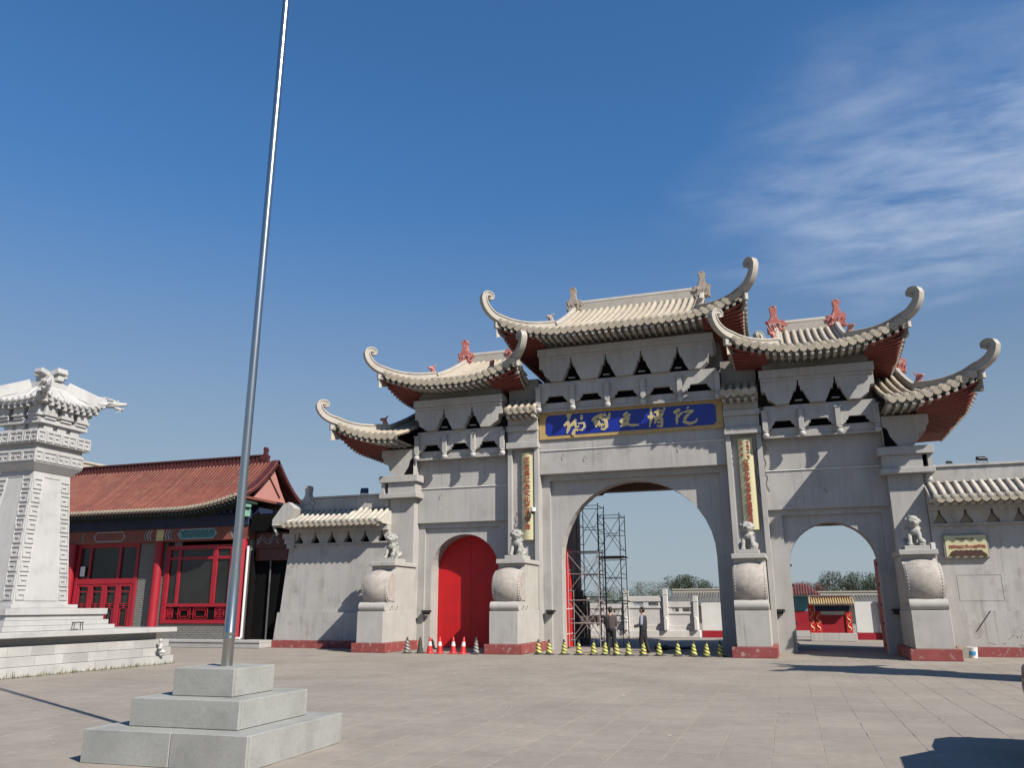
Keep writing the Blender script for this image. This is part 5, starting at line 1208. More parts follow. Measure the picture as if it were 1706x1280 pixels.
# pale building far behind the hall roof
t = thing('pale_building', 'pale flat-topped building rising behind the red roof beside the stone tower', 'building', (-60, 60, 0))
p0 = on(120, 772, 'y', 60); p1 = on(180, 782, 'y', 60)
mb = MB(); mb.box(p0.x-9, p0.x+1.6, 60, 66, 0, p0.z, 0.02); mb.build('wall', MT['cream'], t)
mb = MB(); mb.box(p0.x+1.62, p1.x, 60, 66, 0, p1.z, 0.02); mb.build('wing', MT['cream'], t)
mb = MB(); mb.box(p0.x-9.2, p0.x+1.8, 59.7, 66, p0.z+0.01, p0.z+0.3, 0.02); mb.build('parapet', MT['cream'], t)
mb = MB(); mb.box(p0.x-3.0, p0.x-0.6, 59.95, 60.0, p0.z-2.6, p0.z-1.0); mb.build('window', MT['glass'], t)

# ---------------------------------------------------------------- carved stone towers
def g_motif(w_, h_, t=0.018, d=0.014):
    """angular fret scroll, raised line work, in the xz plane facing -y"""
    mb = MB(); hw, hh = w_/2, h_/2
    for a, b, c, d_ in ((-hw, hw, hh-t, hh), (-hw, -hw+t, -hh, hh-t), (-hw+t, hw, -hh, -hh+t), (hw-t, hw, -hh+t, 0.05*h_), (-0.12*w_, hw-t, 0.05*h_-t, 0.05*h_)):
        mb.box(a, b, -d, 0, c, d_)
    return mb.mesh('fret_motif', MT['marble'])
def make_tower():
    T = thing('stone_tower', 'x', 'tower', (0, 0, 0))
    def tp(name, mb, m='marble', parent=None, **k): return mb.build(name, MT[m], parent or T, **k)
    # stepped foot: brick course base, slab, upper plinth
    for k in range(3):
        row = k
        mb = MB(); e = 0.06*(2-k)
        mb.box(-1.9-e, 1.88+e, -3.7-e, 3.62+e, 0.235*k, 0.235*k+0.225)
        bc = mb.build('base_course', MT['marble2'], T); rg_ = random.Random(k+4)
        for ax_, lo_, hi_ in (('y', -3.8-e, 3.72+e), ('x', -2.0-e, 1.88+e)):
            p_ = lo_
            while p_ < hi_-0.05:
                q_ = min(hi_, p_+rg_.uniform(0.55, 0.85)); q_ = hi_ if hi_-q_ < 0.3 else q_; d_ = rg_.uniform(-0.008, 0.008); mb = MB()
                if ax_ == 'y': mb.box(1.882+e, 1.98+e+d_, p_+0.004, q_-0.004, 0.235*k+0.002, 0.235*k+0.232, 0.01)
                else: mb.box(p_+0.004, q_-0.004, -3.8-e+d_, -3.702-e, 0.235*k+0.002, 0.235*k+0.232, 0.01)
                mb.build('stone_block', MT['marble2'], bc); p_ = q_
    mb = MB(); mb.box(-2.12, 2.12, -3.92, 3.86, 0.905, 1.04, 0.012); tp('base_slab', mb)
    mb = MB(); mb.box(-1.72, 1.72, -3.5, 3.45, 0.706, 0.904); tp('base_recess', mb, 'marble2')
    for k, h in enumerate((1.72, 1.60, 1.50)):
        mb = MB(); mb.box(-h, h, -h-0.05, h+0.05, 1.042+0.13*k, 1.042+0.13*(k+1)-0.002, 0.01); tp('step', mb)
    mb = MB(); mb.box(-1.56, 1.56, -1.62, 1.62, 1.434, 1.60, 0.014); tp('upper_slab', mb)
    mb = MB(); mb.box(-1.05, 1.05, -1.05, 1.05, 1.602, 1.70, 0.01); tp('foot', mb)
    # battered shaft
    def sh(z): return 0.87-(z-1.70)*(0.27/3.55)
    def frus(mb, z0, z1, e=0.0, h0=None, h1=None):
        a = (h0 if h0 is not None else sh(z0))+e; b = (h1 if h1 is not None else sh(z1))+e
        mb.add([(-a, -a, z0), (a, -a, z0), (a, a, z0), (-a, a, z0), (-b, -b, z1), (b, -b, z1), (b, b, z1), (-b, b, z1)], [(0, 3, 2, 1), (4, 5, 6, 7), (0, 1, 5, 4), (1, 2, 6, 5), (2, 3, 7, 6), (3, 0, 4, 7)])
    mb = MB(); frus(mb, 1.702, 5.22); shaft = tp('shaft', mb)
    tilt = math.atan(0.27/3.55); mot = g_motif(0.27, 0.29, 0.032, 0.028)
    for face in range(4):
        Mf = Matrix.Rotation(R(90)*face, 4, 'Z')
        for k in range(9):
            z = 1.96+k*0.365; h = sh(z)
            for s in (-1, 1):
                m_ = Mf @ Matrix.Translation((s*(h-0.17), -h-0.001, z)) @ Matrix.Rotation(-tilt, 4, 'X') @ Matrix.Diagonal((-s, 1, 1, 1))
                loc_obj('fret_motif', mot, shaft, m=m_)
        # sunk centre panel outline
        mb = MB(); pts = [(-(sh(1.9)-0.34), 1.8), (sh(1.9)-0.34, 1.8), (sh(5.0)-0.34, 5.08), (-(sh(5.0)-0.34), 5.08)]
        for i in range(4):
            (a, b), (c, d) = pts[i], pts[(i+1) % 4]
            mb.tube([Mf @ Vector((a, -sh(b)-0.004, b)), Mf @ Vector((c, -sh(d)-0.004, d))], 0.016, 4)
        mb.build('panel_line', MT['marble'], shaft)
    # collar, two fret bands, bracket tiers
    mb = MB(); frus(mb, 5.222, 5.42, 0, 0.62, 0.80); tp('collar', mb)
    mb = MB(); mb.box(-0.80, 0.80, -0.80, 0.80, 5.422, 5.80, 0.012); b1 = tp('fret_band', mb)
    mb = MB(); mb.box(-0.76, 0.76, -0.76, 0.76, 5.802, 5.95); tp('neck', mb, 'marble2')
    mb = MB(); mb.box(-0.89, 0.89, -0.89, 0.89, 5.952, 6.32, 0.012); b2 = tp('fret_band', mb)
    mo1 = g_motif(0.21, 0.27, 0.030, 0.026); 
    for bnd, h, z in ((b1, 0.80, 5.61), (b2, 0.89, 6.136)):
        for face in range(4):
            Mf = Matrix.Rotation(R(90)*face, 4, 'Z')
            n_ = 7
            for k in range(n_):
                loc_obj('fret_motif', mo1, bnd, m=Mf @ Matrix.Translation((-h+0.115+k*(2*h-0.23)/(n_-1), -h-0.001, z)) @ Matrix.Diagonal((1 if k % 2 else -1, 1, 1, 1)))
    mb = MB(); mb.box(-0.66, 0.66, -0.66, 0.66, 6.322, 7.05); tp('bracket_core', mb, 'marble2')
    for face in range(4):
        Mf = Matrix.Rotation(R(90)*face, 4, 'Z')
        for k in (-1, 0, 1):
            mb = MB()
            for a, z0, z1, o_ in ((0.30, 6.324, 6.52, 0.72), (0.36, 6.64, 6.72, 0.84), (0.42, 6.722, 6.80, 0.88), (0.38, 6.802, 7.04, 0.86)):
                mb.box(k*0.50*o_/0.72*0.9-a/2, k*0.50*o_/0.72*0.9+a/2, -o_, -0.60, z0, z1, 0.008, Mf)
            mb.build('bracket', MT['marble'], T)
    mb = MB(); mb.box(-0.80, 0.80, -0.80, 0.80, 6.522, 6.638, 0.008); tp('bracket_tray', mb)
    # roof with upturned corners
    H = 1.02; lift = 0.20
    def ez(u): return 7.13+lift*abs(u)**3
    mb = MB()
    for face in range(4):
        Mf = Matrix.Rotation(R(90)*face, 4, 'Z'); rows = []
        for k in range(13):
            u = -1+k/6
            rows.append([Mf @ Vector((u*(H+(0.34-H)*t/5), -(H+(0.34-H)*t/5), ez(u)*(1-t/5)+7.72*(t/5)-0.07*math.sin(math.pi*t/5))) for t in range(6)])
        mb.grid(rows)
        rows = [[Mf @ Vector((-H+2*H*k/12, -H, ez(-1+k/6))), Mf @ Vector((-H+2*H*k/12, -H+0.02, ez(-1+k/6)-0.10)), Mf @ Vector((-0.8+1.6*k/12, -0.80, 7.045))] for k in range(13)]
        mb.grid(rows)
    rf = tp('roof', mb, smooth=True, angle=25)
    for face in range(4):
        Mf = Matrix.Rotation(R(90)*face, 4, 'Z')
        for k in range(9):
            u = -0.84+1.68*k/8; x = u*H
            path = [Mf @ Vector((x, -H-0.03, ez(u)+0.02)), Mf @ Vector((x, -H+0.25, ez(u)+0.14)), Mf @ Vector((x, -max(abs(x), 0.36)-0.04, max(ez(u)+0.15, 7.66-0.55*abs(u))))]
            obj('tile_roll', roll_mesh(path, 0.048, 0.062, 'marble', 4, Mf.to_3x3() @ Vector((1, 0, 0))), rf)
        mb = MB()
        for k in range(9):
            x = -0.88+1.76*k/8; u = x/H
            mb.box(x-0.045, x+0.045, -H+0.03, -0.7, ez(u)-0.19, ez(u)-0.10, 0.006, Mf)
        a = mb.build('rafter_ends', MT['marble'], rf); a['kind'] = 'stuff'
        # hip ridge
        mb = MB(); d = Mf.to_3x3() @ Vector((1, -1, 0)).normalized()
        path = [d*(0.45+0.27*k)+Vector((0, 0, 7.80-0.36*math.sin(min(1, k/4)*1.3)+0.02*max(0, k-3))) for k in range(5)]
        path[-1].z = 7.45; path[-2].z = 7.47
        mb.sweep(path, [(-0.07, -0.16), (0.07, -0.16), (0.07, 0.12), (0.0, 0.17), (-0.07, 0.12)], d.cross(Vector((0, 0, 1)))); mb.build('hip_ridge', MT['marble'], rf)
    # dragon heads on the corners
    mb = MB()
    mb.cap((0, 0, 0), (0.34, 0, 0.02), 0.10, 0.095); mb.ell((0.42, 0, 0.05), (0.15, 0.10, 0.10), 10); mb.cap((0.46, 0, 0.05), (0.66, 0, 0.06), 0.075, 0.055)
    mb.cap((0.42, 0, -0.06), (0.60, 0, -0.10), 0.05, 0.035); mb.ell((0.68, 0, 0.09), (0.05, 0.06, 0.04), 8)
    for s in (-1, 1):
        mb.ell((0.46, s*0.07, 0.13), 0.04, 6); mb.cap((0.36, s*0.06, 0.14), (0.08, s*0.10, 0.22), 0.03, 0.012, 6); mb.cap((0.34, s*0.09, 0.06), (0.18, s*0.15, 0.02), 0.03, 0.01, 6)
        mb.cap((0.60, s*0.05, -0.10), (0.68, s*0.05, -0.02), 0.018, 0.008, 6)
    mb.cap((0.58, 0, -0.12), (0.44, 0, -0.22), 0.03, 0.012, 6)
    for k in range(6): mb.cap((0.30-0.08*k, 0, 0.08), (0.24-0.08*k, 0, 0.17), 0.03, 0.01, 6)
    DR = voxel('dragon_head', mb, 0.014, MT['marble'], 2)
    for face in range(4):
        a = R(-45+90*face); d = Vector((math.cos(a), math.sin(a), 0))
        loc_obj('dragon_head', DR, rf, m=Matrix.Translation(d*1.36+Vector((0, 0, 7.40))) @ Matrix.Rotation(a, 4, 'Z'))
    # crown
    mb = MB(); mb.box(-0.36, 0.36, -0.36, 0.36, 7.66, 7.86, 0.012); mb.box(-0.26, 0.26, -0.26, 0.26, 7.862, 8.06, 0.012); tp('crown_block', mb)
    for s in (-1, 1):
        mb = MB(); mb.cbox((s*0.30, 0, 8.16), (0.34, 0.34, 0.17), 0, 0.02, ry=R(-14)*s); mb.cbox((s*0.34, 0, 7.99), (0.16, 0.2, 0.16), 0, 0.02); tp('crown_scroll', mb)
        mb = MB(); mb.cbox((0, s*0.30, 8.14), (0.30, 0.30, 0.15), 0, 0.02, rx=R(14)*s); tp('crown_scroll', mb)
    return T
TW = make_tower()
TW.location = (-14.42, -10.42, 0); TW['label'] = 'white carved stone tower with fret bands and dragon-cornered roof beside the hall'; TW['group'] = 'carved stone towers flanking the plaza'
dup(TW, (14.0, -7.9, 0), None, 'white carved stone tower with fret bands and dragon-cornered roof on the notice-board side')
wd_ = MB(); rg = random.Random(9)
for k in range(420):
    y = rg.uniform(-14.2, -6.6); x = -12.32+abs(rg.gauss(0, 0.10)); h = rg.uniform(0.03, 0.11)*(1 if rg.random() < 0.8 else 1.8); a = rg.uniform(0, 6.28); d = Vector((math.cos(a), math.sin(a), 0))
    p = Vector((x, y, -0.005)); wd_.add([p-d*0.012, p+d*0.012, p+d*rg.uniform(-.04, .04)+Vector((rg.uniform(-.03, .03), rg.uniform(-.03, .03), h))], [(0, 1, 2)])
wo = wd_.build('weeds', MT['weed']); wo['kind'] = 'stuff'; tag(wo, 'sparse dry weeds along the foot of the carved stone tower', 'weeds')
# worker's trestle left on the tower step, small pale carving by its base
t = thing('small_trestle', 'small dark wooden trestle standing on the tower plinth step', 'trestle', (-12.85, -9.9, 1.04))
mb = MB(); mb.cbox((-12.45, -10.2, 1.24), (0.10, 0.34, 0.03), 0.1, 0.004)
for dx_, dy_ in ((-0.03, -0.13), (0.03, -0.13), (-0.03, 0.12), (0.03, 0.12)): mb.tube([(-12.45+dx_, -10.2+dy_, 1.23), (-12.45+dx_*1.4, -10.2+dy_*1.2, 1.042)], 0.012, 5)
mb.build('frame', MT['plank'], t)
p0 = on(268, 1075, 'x', -12.25)
t = thing('small_carving', 'small weathered grey carving standing at the far end of the tower base', 'carving', (p0.x, p0.y, 0.3))
mb = MB(); mb.cap((p0.x, p0.y, 0.46), (p0.x, p0.y, 0.56), 0.07, 0.06); mb.ell((p0.x, p0.y-0.03, 0.68), 0.06, 10); mb.ell((p0.x+0.05, p0.y-0.08, 0.47), (0.07, 0.07, 0.05), 8); mb.cap((p0.x, p0.y, 0.36), (p0.x+0.08, p0.y+0.05, 0.36), 0.06, 0.06)
obj('figure', voxel('figure', mb, 0.02, MT['marble2'], 1), t)

# ---------------------------------------------------------------- people
def limb(mb, pts, rad):
    for i in range(len(pts)-1): mb.cap(pts[i], pts[i+1], rad[i], rad[i+1])
def hand(mb, wrist, d, side, k=1.0):
    w_ = Vector(wrist); d = Vector(d).normalized(); s_ = Vector(side).normalized()
    mb.cap(w_, w_+d*0.07, 0.028, 0.034)
    for j, l in enumerate((0.065, 0.075, 0.07, 0.055)):
        b = w_+d*0.085+s_*(0.028-0.018*j); m_ = b+d*l*0.55; mb.cap(b, m_, 0.0095, 0.009, 6); mb.cap(m_, m_+d*l*0.35-s_.cross(d)*l*0.3, 0.009, 0.008, 6)
    b = w_+d*0.03+s_*0.035; mb.cap(b, b+d*0.035+s_*0.02, 0.011, 0.010, 6); mb.cap(b+d*0.035+s_*0.02, b+d*0.065+s_*0.018, 0.010, 0.008, 6)
def head(mb, c, f):
    """head with face towards unit vector f"""
    c = Vector(c); f = Vector(f).normalized(); s_ = f.cross(Vector((0, 0, 1)))
    mz = Matrix((s_, f, Vector((0, 0, 1)))).transposed()
    mb.ell(c+Vector((0, 0, 0.02)), (0.072, 0.092, 0.10), 14, mz); mb.ell(c+f*0.02+Vector((0, 0, -0.05)), (0.055, 0.068, 0.065), 12, mz)
    mb.cap(c+f*0.085+Vector((0, 0, 0.01)), c+f*0.105+Vector((0, 0, -0.025)), 0.012, 0.016, 6)
    mb.ell(c+f*0.082+Vector((0, 0, -0.06)), (0.028, 0.012, 0.009), 8, mz)
    for q in (-1, 1):
        mb.ell(c+s_*q*0.074+Vector((0, 0, -0.005)), (0.012, 0.022, 0.032), 8, mz); mb.ell(c+s_*q*0.030+f*0.080+Vector((0, 0, 0.018)), (0.016, 0.012, 0.009), 6, mz)
def hair_mesh(c, f, bald=0.0):
    mb = MB(); c = Vector(c); f = Vector(f).normalized(); s_ = f.cross(Vector((0, 0, 1)))
    mz = Matrix((s_, f, Vector((0, 0, 1)))).transposed()
    mb.ell(c-f*0.018+Vector((0, 0, 0.045-bald)), (0.081, 0.092, 0.090), 16, mz); mb.ell(c-f*0.045+Vector((0, 0, -0.01)), (0.074, 0.06, 0.075), 12, mz)
    return mb
def person(label, x, y, face, build):
    f = Vector((math.cos(face), math.sin(face), 0)); s_ = f.cross(Vector((0, 0, 1)))
    P = lambda a, b, z: s_*a+f*b+Vector((0, 0, z))
    body, top, bot, shoe = MB(), MB(), MB(), MB()
    H = 1.56
    head(body, P(0, 0.015, 1.455), f); limb(body, [P(0, -0.005, 1.25), P(0, 0.01, 1.40)], [0.055, 0.05])
    limb(body, [P(0, 0, 0.85), P(0, -0.01, 1.10), P(0, -0.01, 1.24)], [0.12, 0.13, 0.10])
    st = build
    for q in (-1, 1):
        A = st['armL'] if q < 0 else st['armR']
        sh_, el, wr = P(q*0.152, -0.01, 1.235), P(*A[0]), P(*A[1])
        limb(body, [P(0, -0.01, 1.235), sh_, el, wr], [0.08, 0.055, 0.04, 0.028]); hand(body, wr, (wr-el), (f if abs(A[1][1]) < 0.15 else Vector((0, 0, 1))))
        if A[2] == 'short':
            m_ = sh_.lerp(el, 0.85); limb(top, [P(0, -0.01, 1.22), sh_, m_], [0.11, 0.076, 0.066])
        else:
            limb(st['sleeves'], [sh_, el, wr.lerp(el, 0.06)], [0.070, 0.054, 0.040])
        Lg = st['legL'] if q < 0 else st['legR']
        hip, kn, an = P(q*0.085, 0, 0.80), P(*Lg[0]), P(*Lg[1])
        limb(body, [P(0, 0, 0.86), hip, kn, an], [0.11, 0.075, 0.05, 0.036]); limb(bot, [P(0, -0.01, 0.86), hip, kn, an+Vector((0, 0, 0.03))], [0.135, 0.105, 0.078, 0.066])
        limb(shoe, [an+Vector((0, 0, -0.03))-f*0.04, an+Vector((0, 0, -0.045))+f*0.12], [0.042, 0.036]); limb(body, [an, an+Vector((0, 0, -0.03))+f*0.08], [0.034, 0.03])
    limb(bot, [P(0, -0.005, 0.93), P(0, -0.005, 0.84)], [0.138, 0.14])
    for q in (-1, 1): limb(top, [P(q*0.04, -0.005, 0.86), P(q*0.05, -0.01, 1.05), P(q*0.075, -0.012, 1.20)], [0.128, 0.128, 0.108])
    limb(top, [P(0, -0.02, 0.88), P(0, -0.025, 1.08), P(0, -0.025, 1.20)], [0.128, 0.128, 0.112])
    limb(top, [P(0, -0.01, 1.24), P(0, 0.0, 1.30)], [0.085, 0.062])
    root = bpy.data.objects.new('person', voxel('body', body, 0.012, MT['skin'], 2)); COL.objects.link(root); root.location = (x, y, 0); tag(root, label, 'person')
    for nm, b_, m_ in (('trousers', bot, 'trouser'), ('upper_garment', top, st['top']), ('shoes', shoe, 'black'), ('hair', hair_mesh(P(0, 0.015, 1.455), f, st.get('bald', 0)), 'hair')):
        loc_obj(nm, voxel(nm, b_, 0.013, MT[m_], 2), root)
    if st['sleeves'].v: loc_obj('sleeves', voxel('sleeves', st['sleeves'], 0.013, MT['sleeve'], 2), root)
    return root
person('person in dark brown shirt and black trousers with back turned, beside the scaffold', on(1019, 1088, 'y', 1.55).x, 1.55, R(88),
       dict(armL=((-0.205, 0.0, 0.98), (-0.19, 0.14, 0.80), 'short'), armR=((0.205, 0.02, 0.98), (0.15, 0.20, 0.93), 'short'), legL=((-0.10, 0.02, 0.43), (-0.11, 0.0, 0.075)), legR=((0.10, 0.03, 0.43), (0.12, 0.02, 0.075)), top='shirt', sleeves=MB()))
person('person in black waistcoat and pale shirt standing sideways facing the scaffold', on(1073, 1086, 'y', 2.1).x, 2.1, R(170),
       dict(armL=((-0.215, -0.02, 0.99), (-0.12, 0.20, 0.93), 'long'), armR=((0.215, -0.02, 0.99), (0.10, 0.20, 0.91), 'long'), legL=((-0.09, 0.06, 0.43), (-0.09, 0.0, 0.075)), legR=((0.09, -0.04, 0.43), (0.09, -0.13, 0.075)), top='vest', sleeves=MB()))

# ---------------------------------------------------------------- scaffold towers inside the passage
def scaffold(label, x0, x1, y0, y1, lifts, m, lift_h=1.75, planks=(2,), z0=0.05):
    t = thing('scaffold_tower', label, 'scaffold', ((x0+x1)/2, (y0+y1)/2, 0), 0, None)
    r_ = 0.019
    for k in range(lifts):
        z = z0+k*lift_h; z1 = z+lift_h-0.02
        for x in (x0, x1):
            mb = MB()
            for y in (y0, y1): mb.tube([(x, y, z), (x, y, z1)], r_, 6)
            for zz in (z+0.25, z+1.05, z1-0.12): mb.tube([(x, y0, zz), (x, y1, zz)], r_*0.9, 6)
            mb.build('frame', MT[m], t)
        for y in (y0, y1):
            mb = MB(); mb.tube([(x0, y, z+0.2), (x1, y, z1-0.2)], r_*0.62, 5); mb.tube([(x1, y+0.03, z+0.2), (x0, y+0.03, z1-0.2)], r_*0.62, 5); mb.tube([(x0, y, z1-0.1), (x1, y, z1-0.1)], r_*0.8, 5); mb.tube([(x0, y, z+0.9), (x1, y, z+0.9)], r_*0.7, 5); mb.build('cross_brace', MT[m], t)
    for k in planks:
        z = z0+k*lift_h-0.05
        for j in range(2):
            w_ = (y1-y0)/2-0.02; mb = MB(); mb.box(x0-0.1, x1+0.1, y0+0.01+j*(w_+0.02), y0+0.01+j*(w_+0.02)+w_, z, z+0.04, 0.005); mb.build('plank', MT['plank'], t)
    return t
scaffold('dark steel scaffold tower with planks inside the centre arch', -2.00, -1.08, 6.0, 7.2, 3, 'scaf', 1.78, (1, 2))
scaffold('taller dark steel scaffold tower beside the open red door', -3.05, -2.10, 6.6, 7.8, 3, 'scaf', 1.95, (1,))
scaffold('low pale galvanised scaffold frame in front of the dark scaffold towers', -3.0, -1.75, 4.75, 5.6, 2, 'scaflight', 1.9, ())
t = thing('tarp_bundle', 'dark folded tarpaulin hanging on the scaffold inside the arch', 'tarpaulin', (-2.4, 5.9, 0.9))
mb = MB()
for k in range(9): mb.cap((-2.75+k*0.11, 5.85+0.03*(k % 2), 1.18), (-2.78+k*0.115, 5.8+0.04*((k+1) % 3), 0.86+0.05*(k % 3)), 0.055, 0.05, 8)
obj('cloth', voxel('cloth', mb, 0.025, MT['shirt'], 2), t)
t = thing('timber_boards', 'brown timber boards leaning on the passage wall behind the scaffold', 'boards', (-3.3, 8.0, 0))
for k in range(6):
    mb = MB(); x = -3.55+0.09*k; mb.prism([(7.4+0.2*k, 0.0), (7.75+0.2*k, 0.0), (7.72+0.2*k, 2.9-0.22*k), (7.4+0.2*k, 2.95-0.22*k)], 'yz', x, x+0.05); mb.build('board', MT['brown'], t)
t = thing('black_bag', 'black sack lying on the ground behind the striped cones', 'bag', (0.75, 4.2, 0))
mb = MB()
for k in range(6): mb.ell((0.55+k*0.24, 4.3+0.06*(k % 2), 0.09), (0.2, 0.14, 0.10 if k < 2 else 0.06), 8)
obj('sack', voxel('sack', mb, 0.03, MT['black'], 2), t)

# ---------------------------------------------------------------- inner courtyard seen through the arches
MW = thing('memorial_wall', 'pale carved stone screen wall with posts and inscribed panels behind the centre arch', 'wall', (-1, 17, 0))
Y = 17.0
mb = MB(); mb.box(-12, 0.86, Y-0.25, Y+0.35, 0, 0.36, 0.02); mb.build('plinth', MT['courtwhite'], MW)
posts = [(-9.4, 2.1), (-7.2, 2.1), (-5.1, 2.1), (-2.96, 2.42), (-0.87, 2.46), (0.68, 2.10), (4.7, 2.4)]
for x, h in posts:
    mb = MB(); mb.box(x-0.12, x+0.12, Y-0.22, Y+0.02, 0.362, h, 0.012); mb.box(x-0.135, x+0.135, Y-0.235, Y+0.03, h-0.28, h-0.24, 0.006); p = mb.build('post', MT['courtwhite'], MW)
    mb = MB(); mb.box(x-0.10, x+0.10, Y-0.42, Y-0.222, 0.362, 0.95, 0.03); mb.ell((x, Y-0.32, 0.98), (0.10, 0.10, 0.07), 8); mb.build('drum_stone', MT['courtwhite'], p)
for (a, b), top in zip(((-9.4, -7.2), (-7.2, -5.1), (-5.1, -2.96), (-2.96, -0.87), (-0.87, 0.68)), (1.7, 1.7, 1.75, 2.10, 1.80)):
    mb = MB(); mb.box(a+0.121, b-0.121, Y-0.10, Y, 0.62, top-0.62); mb.build('inscribed_panel', MT['inscribed'], MW)
    mb = MB(); mb.box(a+0.121, b-0.121, Y-0.16, Y+0.02, 0.362, 0.46, 0.01); mb.box(a+0.121, b-0.121, Y-0.14, Y+0.01, 0.462, 0.618, 0.01); mb.build('lower_rail', MT['courtwhite'], MW)
    mb = MB(); mb.box(a+0.121, b-0.121, Y-0.14, Y+0.02, top-0.618, top-0.50, 0.01); mb.build('middle_rail', MT['courtwhite'], MW)
    w_ = b-a-0.25
    for k in range(3): 
        x = a+0.125+w_*k/2*0.86; mb = MB(); mb.box(x, x+0.14*w_, Y-0.12, Y, top-0.498, top-0.282); mb.build('strut', MT['courtwhite'], MW)
    mb = MB(); mb.box(a+0.122, b-0.122, Y-0.05, Y-0.02, top-0.36, top-0.282); mb.build('cloud_panel', MT['courtwhite'], MW)
    mb = MB(); mb.box(a+0.121, b-0.121, Y-0.15, Y+0.03, top-0.28, top, 0.015); mb.build('top_rail', MT['courtwhite'], MW)
# white and red wall panel right of the posts
t = thing('white_court_wall', 'low white plastered courtyard wall with red foot', 'wall', (2.6, 17.6, 0))
mb = MB(); mb.box(0.9, 4.5, 17.5, 17.75, 0.34, 1.75, 0.01); mb.build('wall', MT['white'], t)
mb = MB(); mb.box(0.88, 4.52, 17.46, 17.76, 0.0, 0.338, 0.01); mb.build('red_foot', MT['redwood'], t)
# red screen wall with gold borders and tiled roof (right arch)
def court_pavilion():
    t = thing('red_screen_wall', 'red screen wall with gold dragon borders and small tiled roof seen through the right arch', 'wall', (7.2, 14, 0))
    Y = 14.0
    mb = MB(); mb.box(6.15, 8.15, Y-0.15, Y+0.4, 0.0, 0.36, 0.015); mb.build('base', MT['marble'], t)
    mb = MB(); mb.box(6.4, 7.75, Y, Y+0.2, 0.362, 1.16, 0.01); mb.build('red_panel', MT['redwood'], t)
    for x in (6.14, 6.42, 7.74):
        mb = MB(); mb.box(x, x+0.26, Y-0.06, Y+0.24, 0.362, 1.32 if x > 6.3 else 1.62, 0.01); p = mb.build('border_pier', MT['conered'], t)
        mb = MB(); mb.tube([(x+0.13+0.07*math.sin(k*1.1), Y-0.068, 0.45+k*0.06) for k in range(14 if x > 6.3 else 18)], 0.018, 5); mb.build('gold_dragon', MT['gold'], p)
    mb = MB(); mb.box(6.69, 7.73, Y-0.02, Y+0.22, 1.162, 1.22, 0.006); mb.build('white_line', MT['marble'], t)
    mb = MB(); mb.box(6.45, 7.95, Y-0.1, Y+0.3, 1.325, 1.58, 0.01); mb.build('painted_frieze', MT['navy'], t)
    mb = MB(); mb.grid([[(6.2+1.95*k/12, Y-0.5, 1.63+0.05*abs(k-6)/6), (6.2+1.95*k/12, Y-0.2, 1.74), (6.2+1.95*k/12, Y+0.15, 1.92)] for k in range(13)]); mb.grid([[(6.2+1.95*k/12, Y+0.8, 1.63), (6.2+1.95*k/12, Y+0.15, 1.92)] for k in range(13)]); mb.grid([[(6.2+1.95*k/12, Y-0.5, 1.63), (6.2+1.95*k/12, Y+0.1, 1.585)] for k in range(13)]); rf = mb.build('roof', MT['tile'], t)
    mb = MB(); x = 6.22
    while x < 8.14: mb.tube([(x, Y-0.52, 1.66), (x, Y-0.2, 1.76), (x, Y+0.12, 1.94)], 0.03, 6); x += 0.105
    a = mb.build('tile_rolls', MT['goldframe'], rf); a['kind'] = 'stuff'
    mb = MB(); mb.box(6.3, 8.0, Y+0.08, Y+0.22, 1.90, 2.0, 0.01); mb.build('ridge', MT['hallridge'], rf)
court_pavilion()
t = thing('red_roof_pavilion', 'small pavilion with red tiled roof beside the left jamb of the right arch', 'building', (5.6, 20, 0))
Y = 20.0
mb = MB(); mb.box(4.6, 6.35, Y, Y+2, 0.3, 1.3, 0.01); mb.build('red_wall', MT['redwood'], t)
mb = MB(); mb.box(4.5, 6.5, Y-0.2, Y+2.2, 0, 0.298, 0.01); mb.build('base', MT['marble'], t)
mb = MB(); mb.box(4.65, 6.3, Y+0.02, Y+1.9, 1.302, 2.1); mb.build('painted_band', MT['cyan'], t)
mb = MB(); mb.add([(4.2, Y-0.5, 2.14), (6.95, Y-0.5, 2.14), (6.95, Y+2.5, 2.14), (4.2, Y+2.5, 2.14), (4.8, Y+1, 2.72), (6.3, Y+1, 2.72)], [(0, 1, 5, 4), (1, 2, 5), (2, 3, 4, 5), (3, 0, 4), (0, 3, 2, 1)]); rf = mb.build('roof', MT['halltile'], t)
mb = MB(); x = 4.3
while x < 6.9:
    u = min(1, max(0.1, min((x-4.2)/0.6, (6.95-x)/0.65))); mb.tube([(x, Y-0.52, 2.16), (x, Y-0.5+1.5*u, 2.14+0.6*u)], 0.04, 6); x += 0.14
a = mb.build('tile_rolls', MT['halltile'], rf); a['kind'] = 'stuff'
# white wall stretch right of the red screen
t = thing('white_court_wall', 'white plastered wall with red foot beside the red screen wall', 'wall', (9.2, 16, 0))
mb = MB(); mb.box(8.3, 9.35, 16.0, 16.3, 0.32, 1.75, 0.01); mb.build('wall', MT['white'], t)
mb = MB(); mb.box(8.28, 9.37, 15.96, 16.3, 0, 0.318, 0.01); mb.build('red_foot', MT['redwood'], t)
mb = MB(); mb.box(9.38, 9.62, 15.8, 16.2, 0, 2.0, 0.015); mb.build('corner_post', MT['marble'], t)
mb = MB(); mb.box(9.63, 12.5, 16.0, 16.2, 0.0, 1.6, 0.01); mb.build('carved_panel', MT['inscribed'], t)
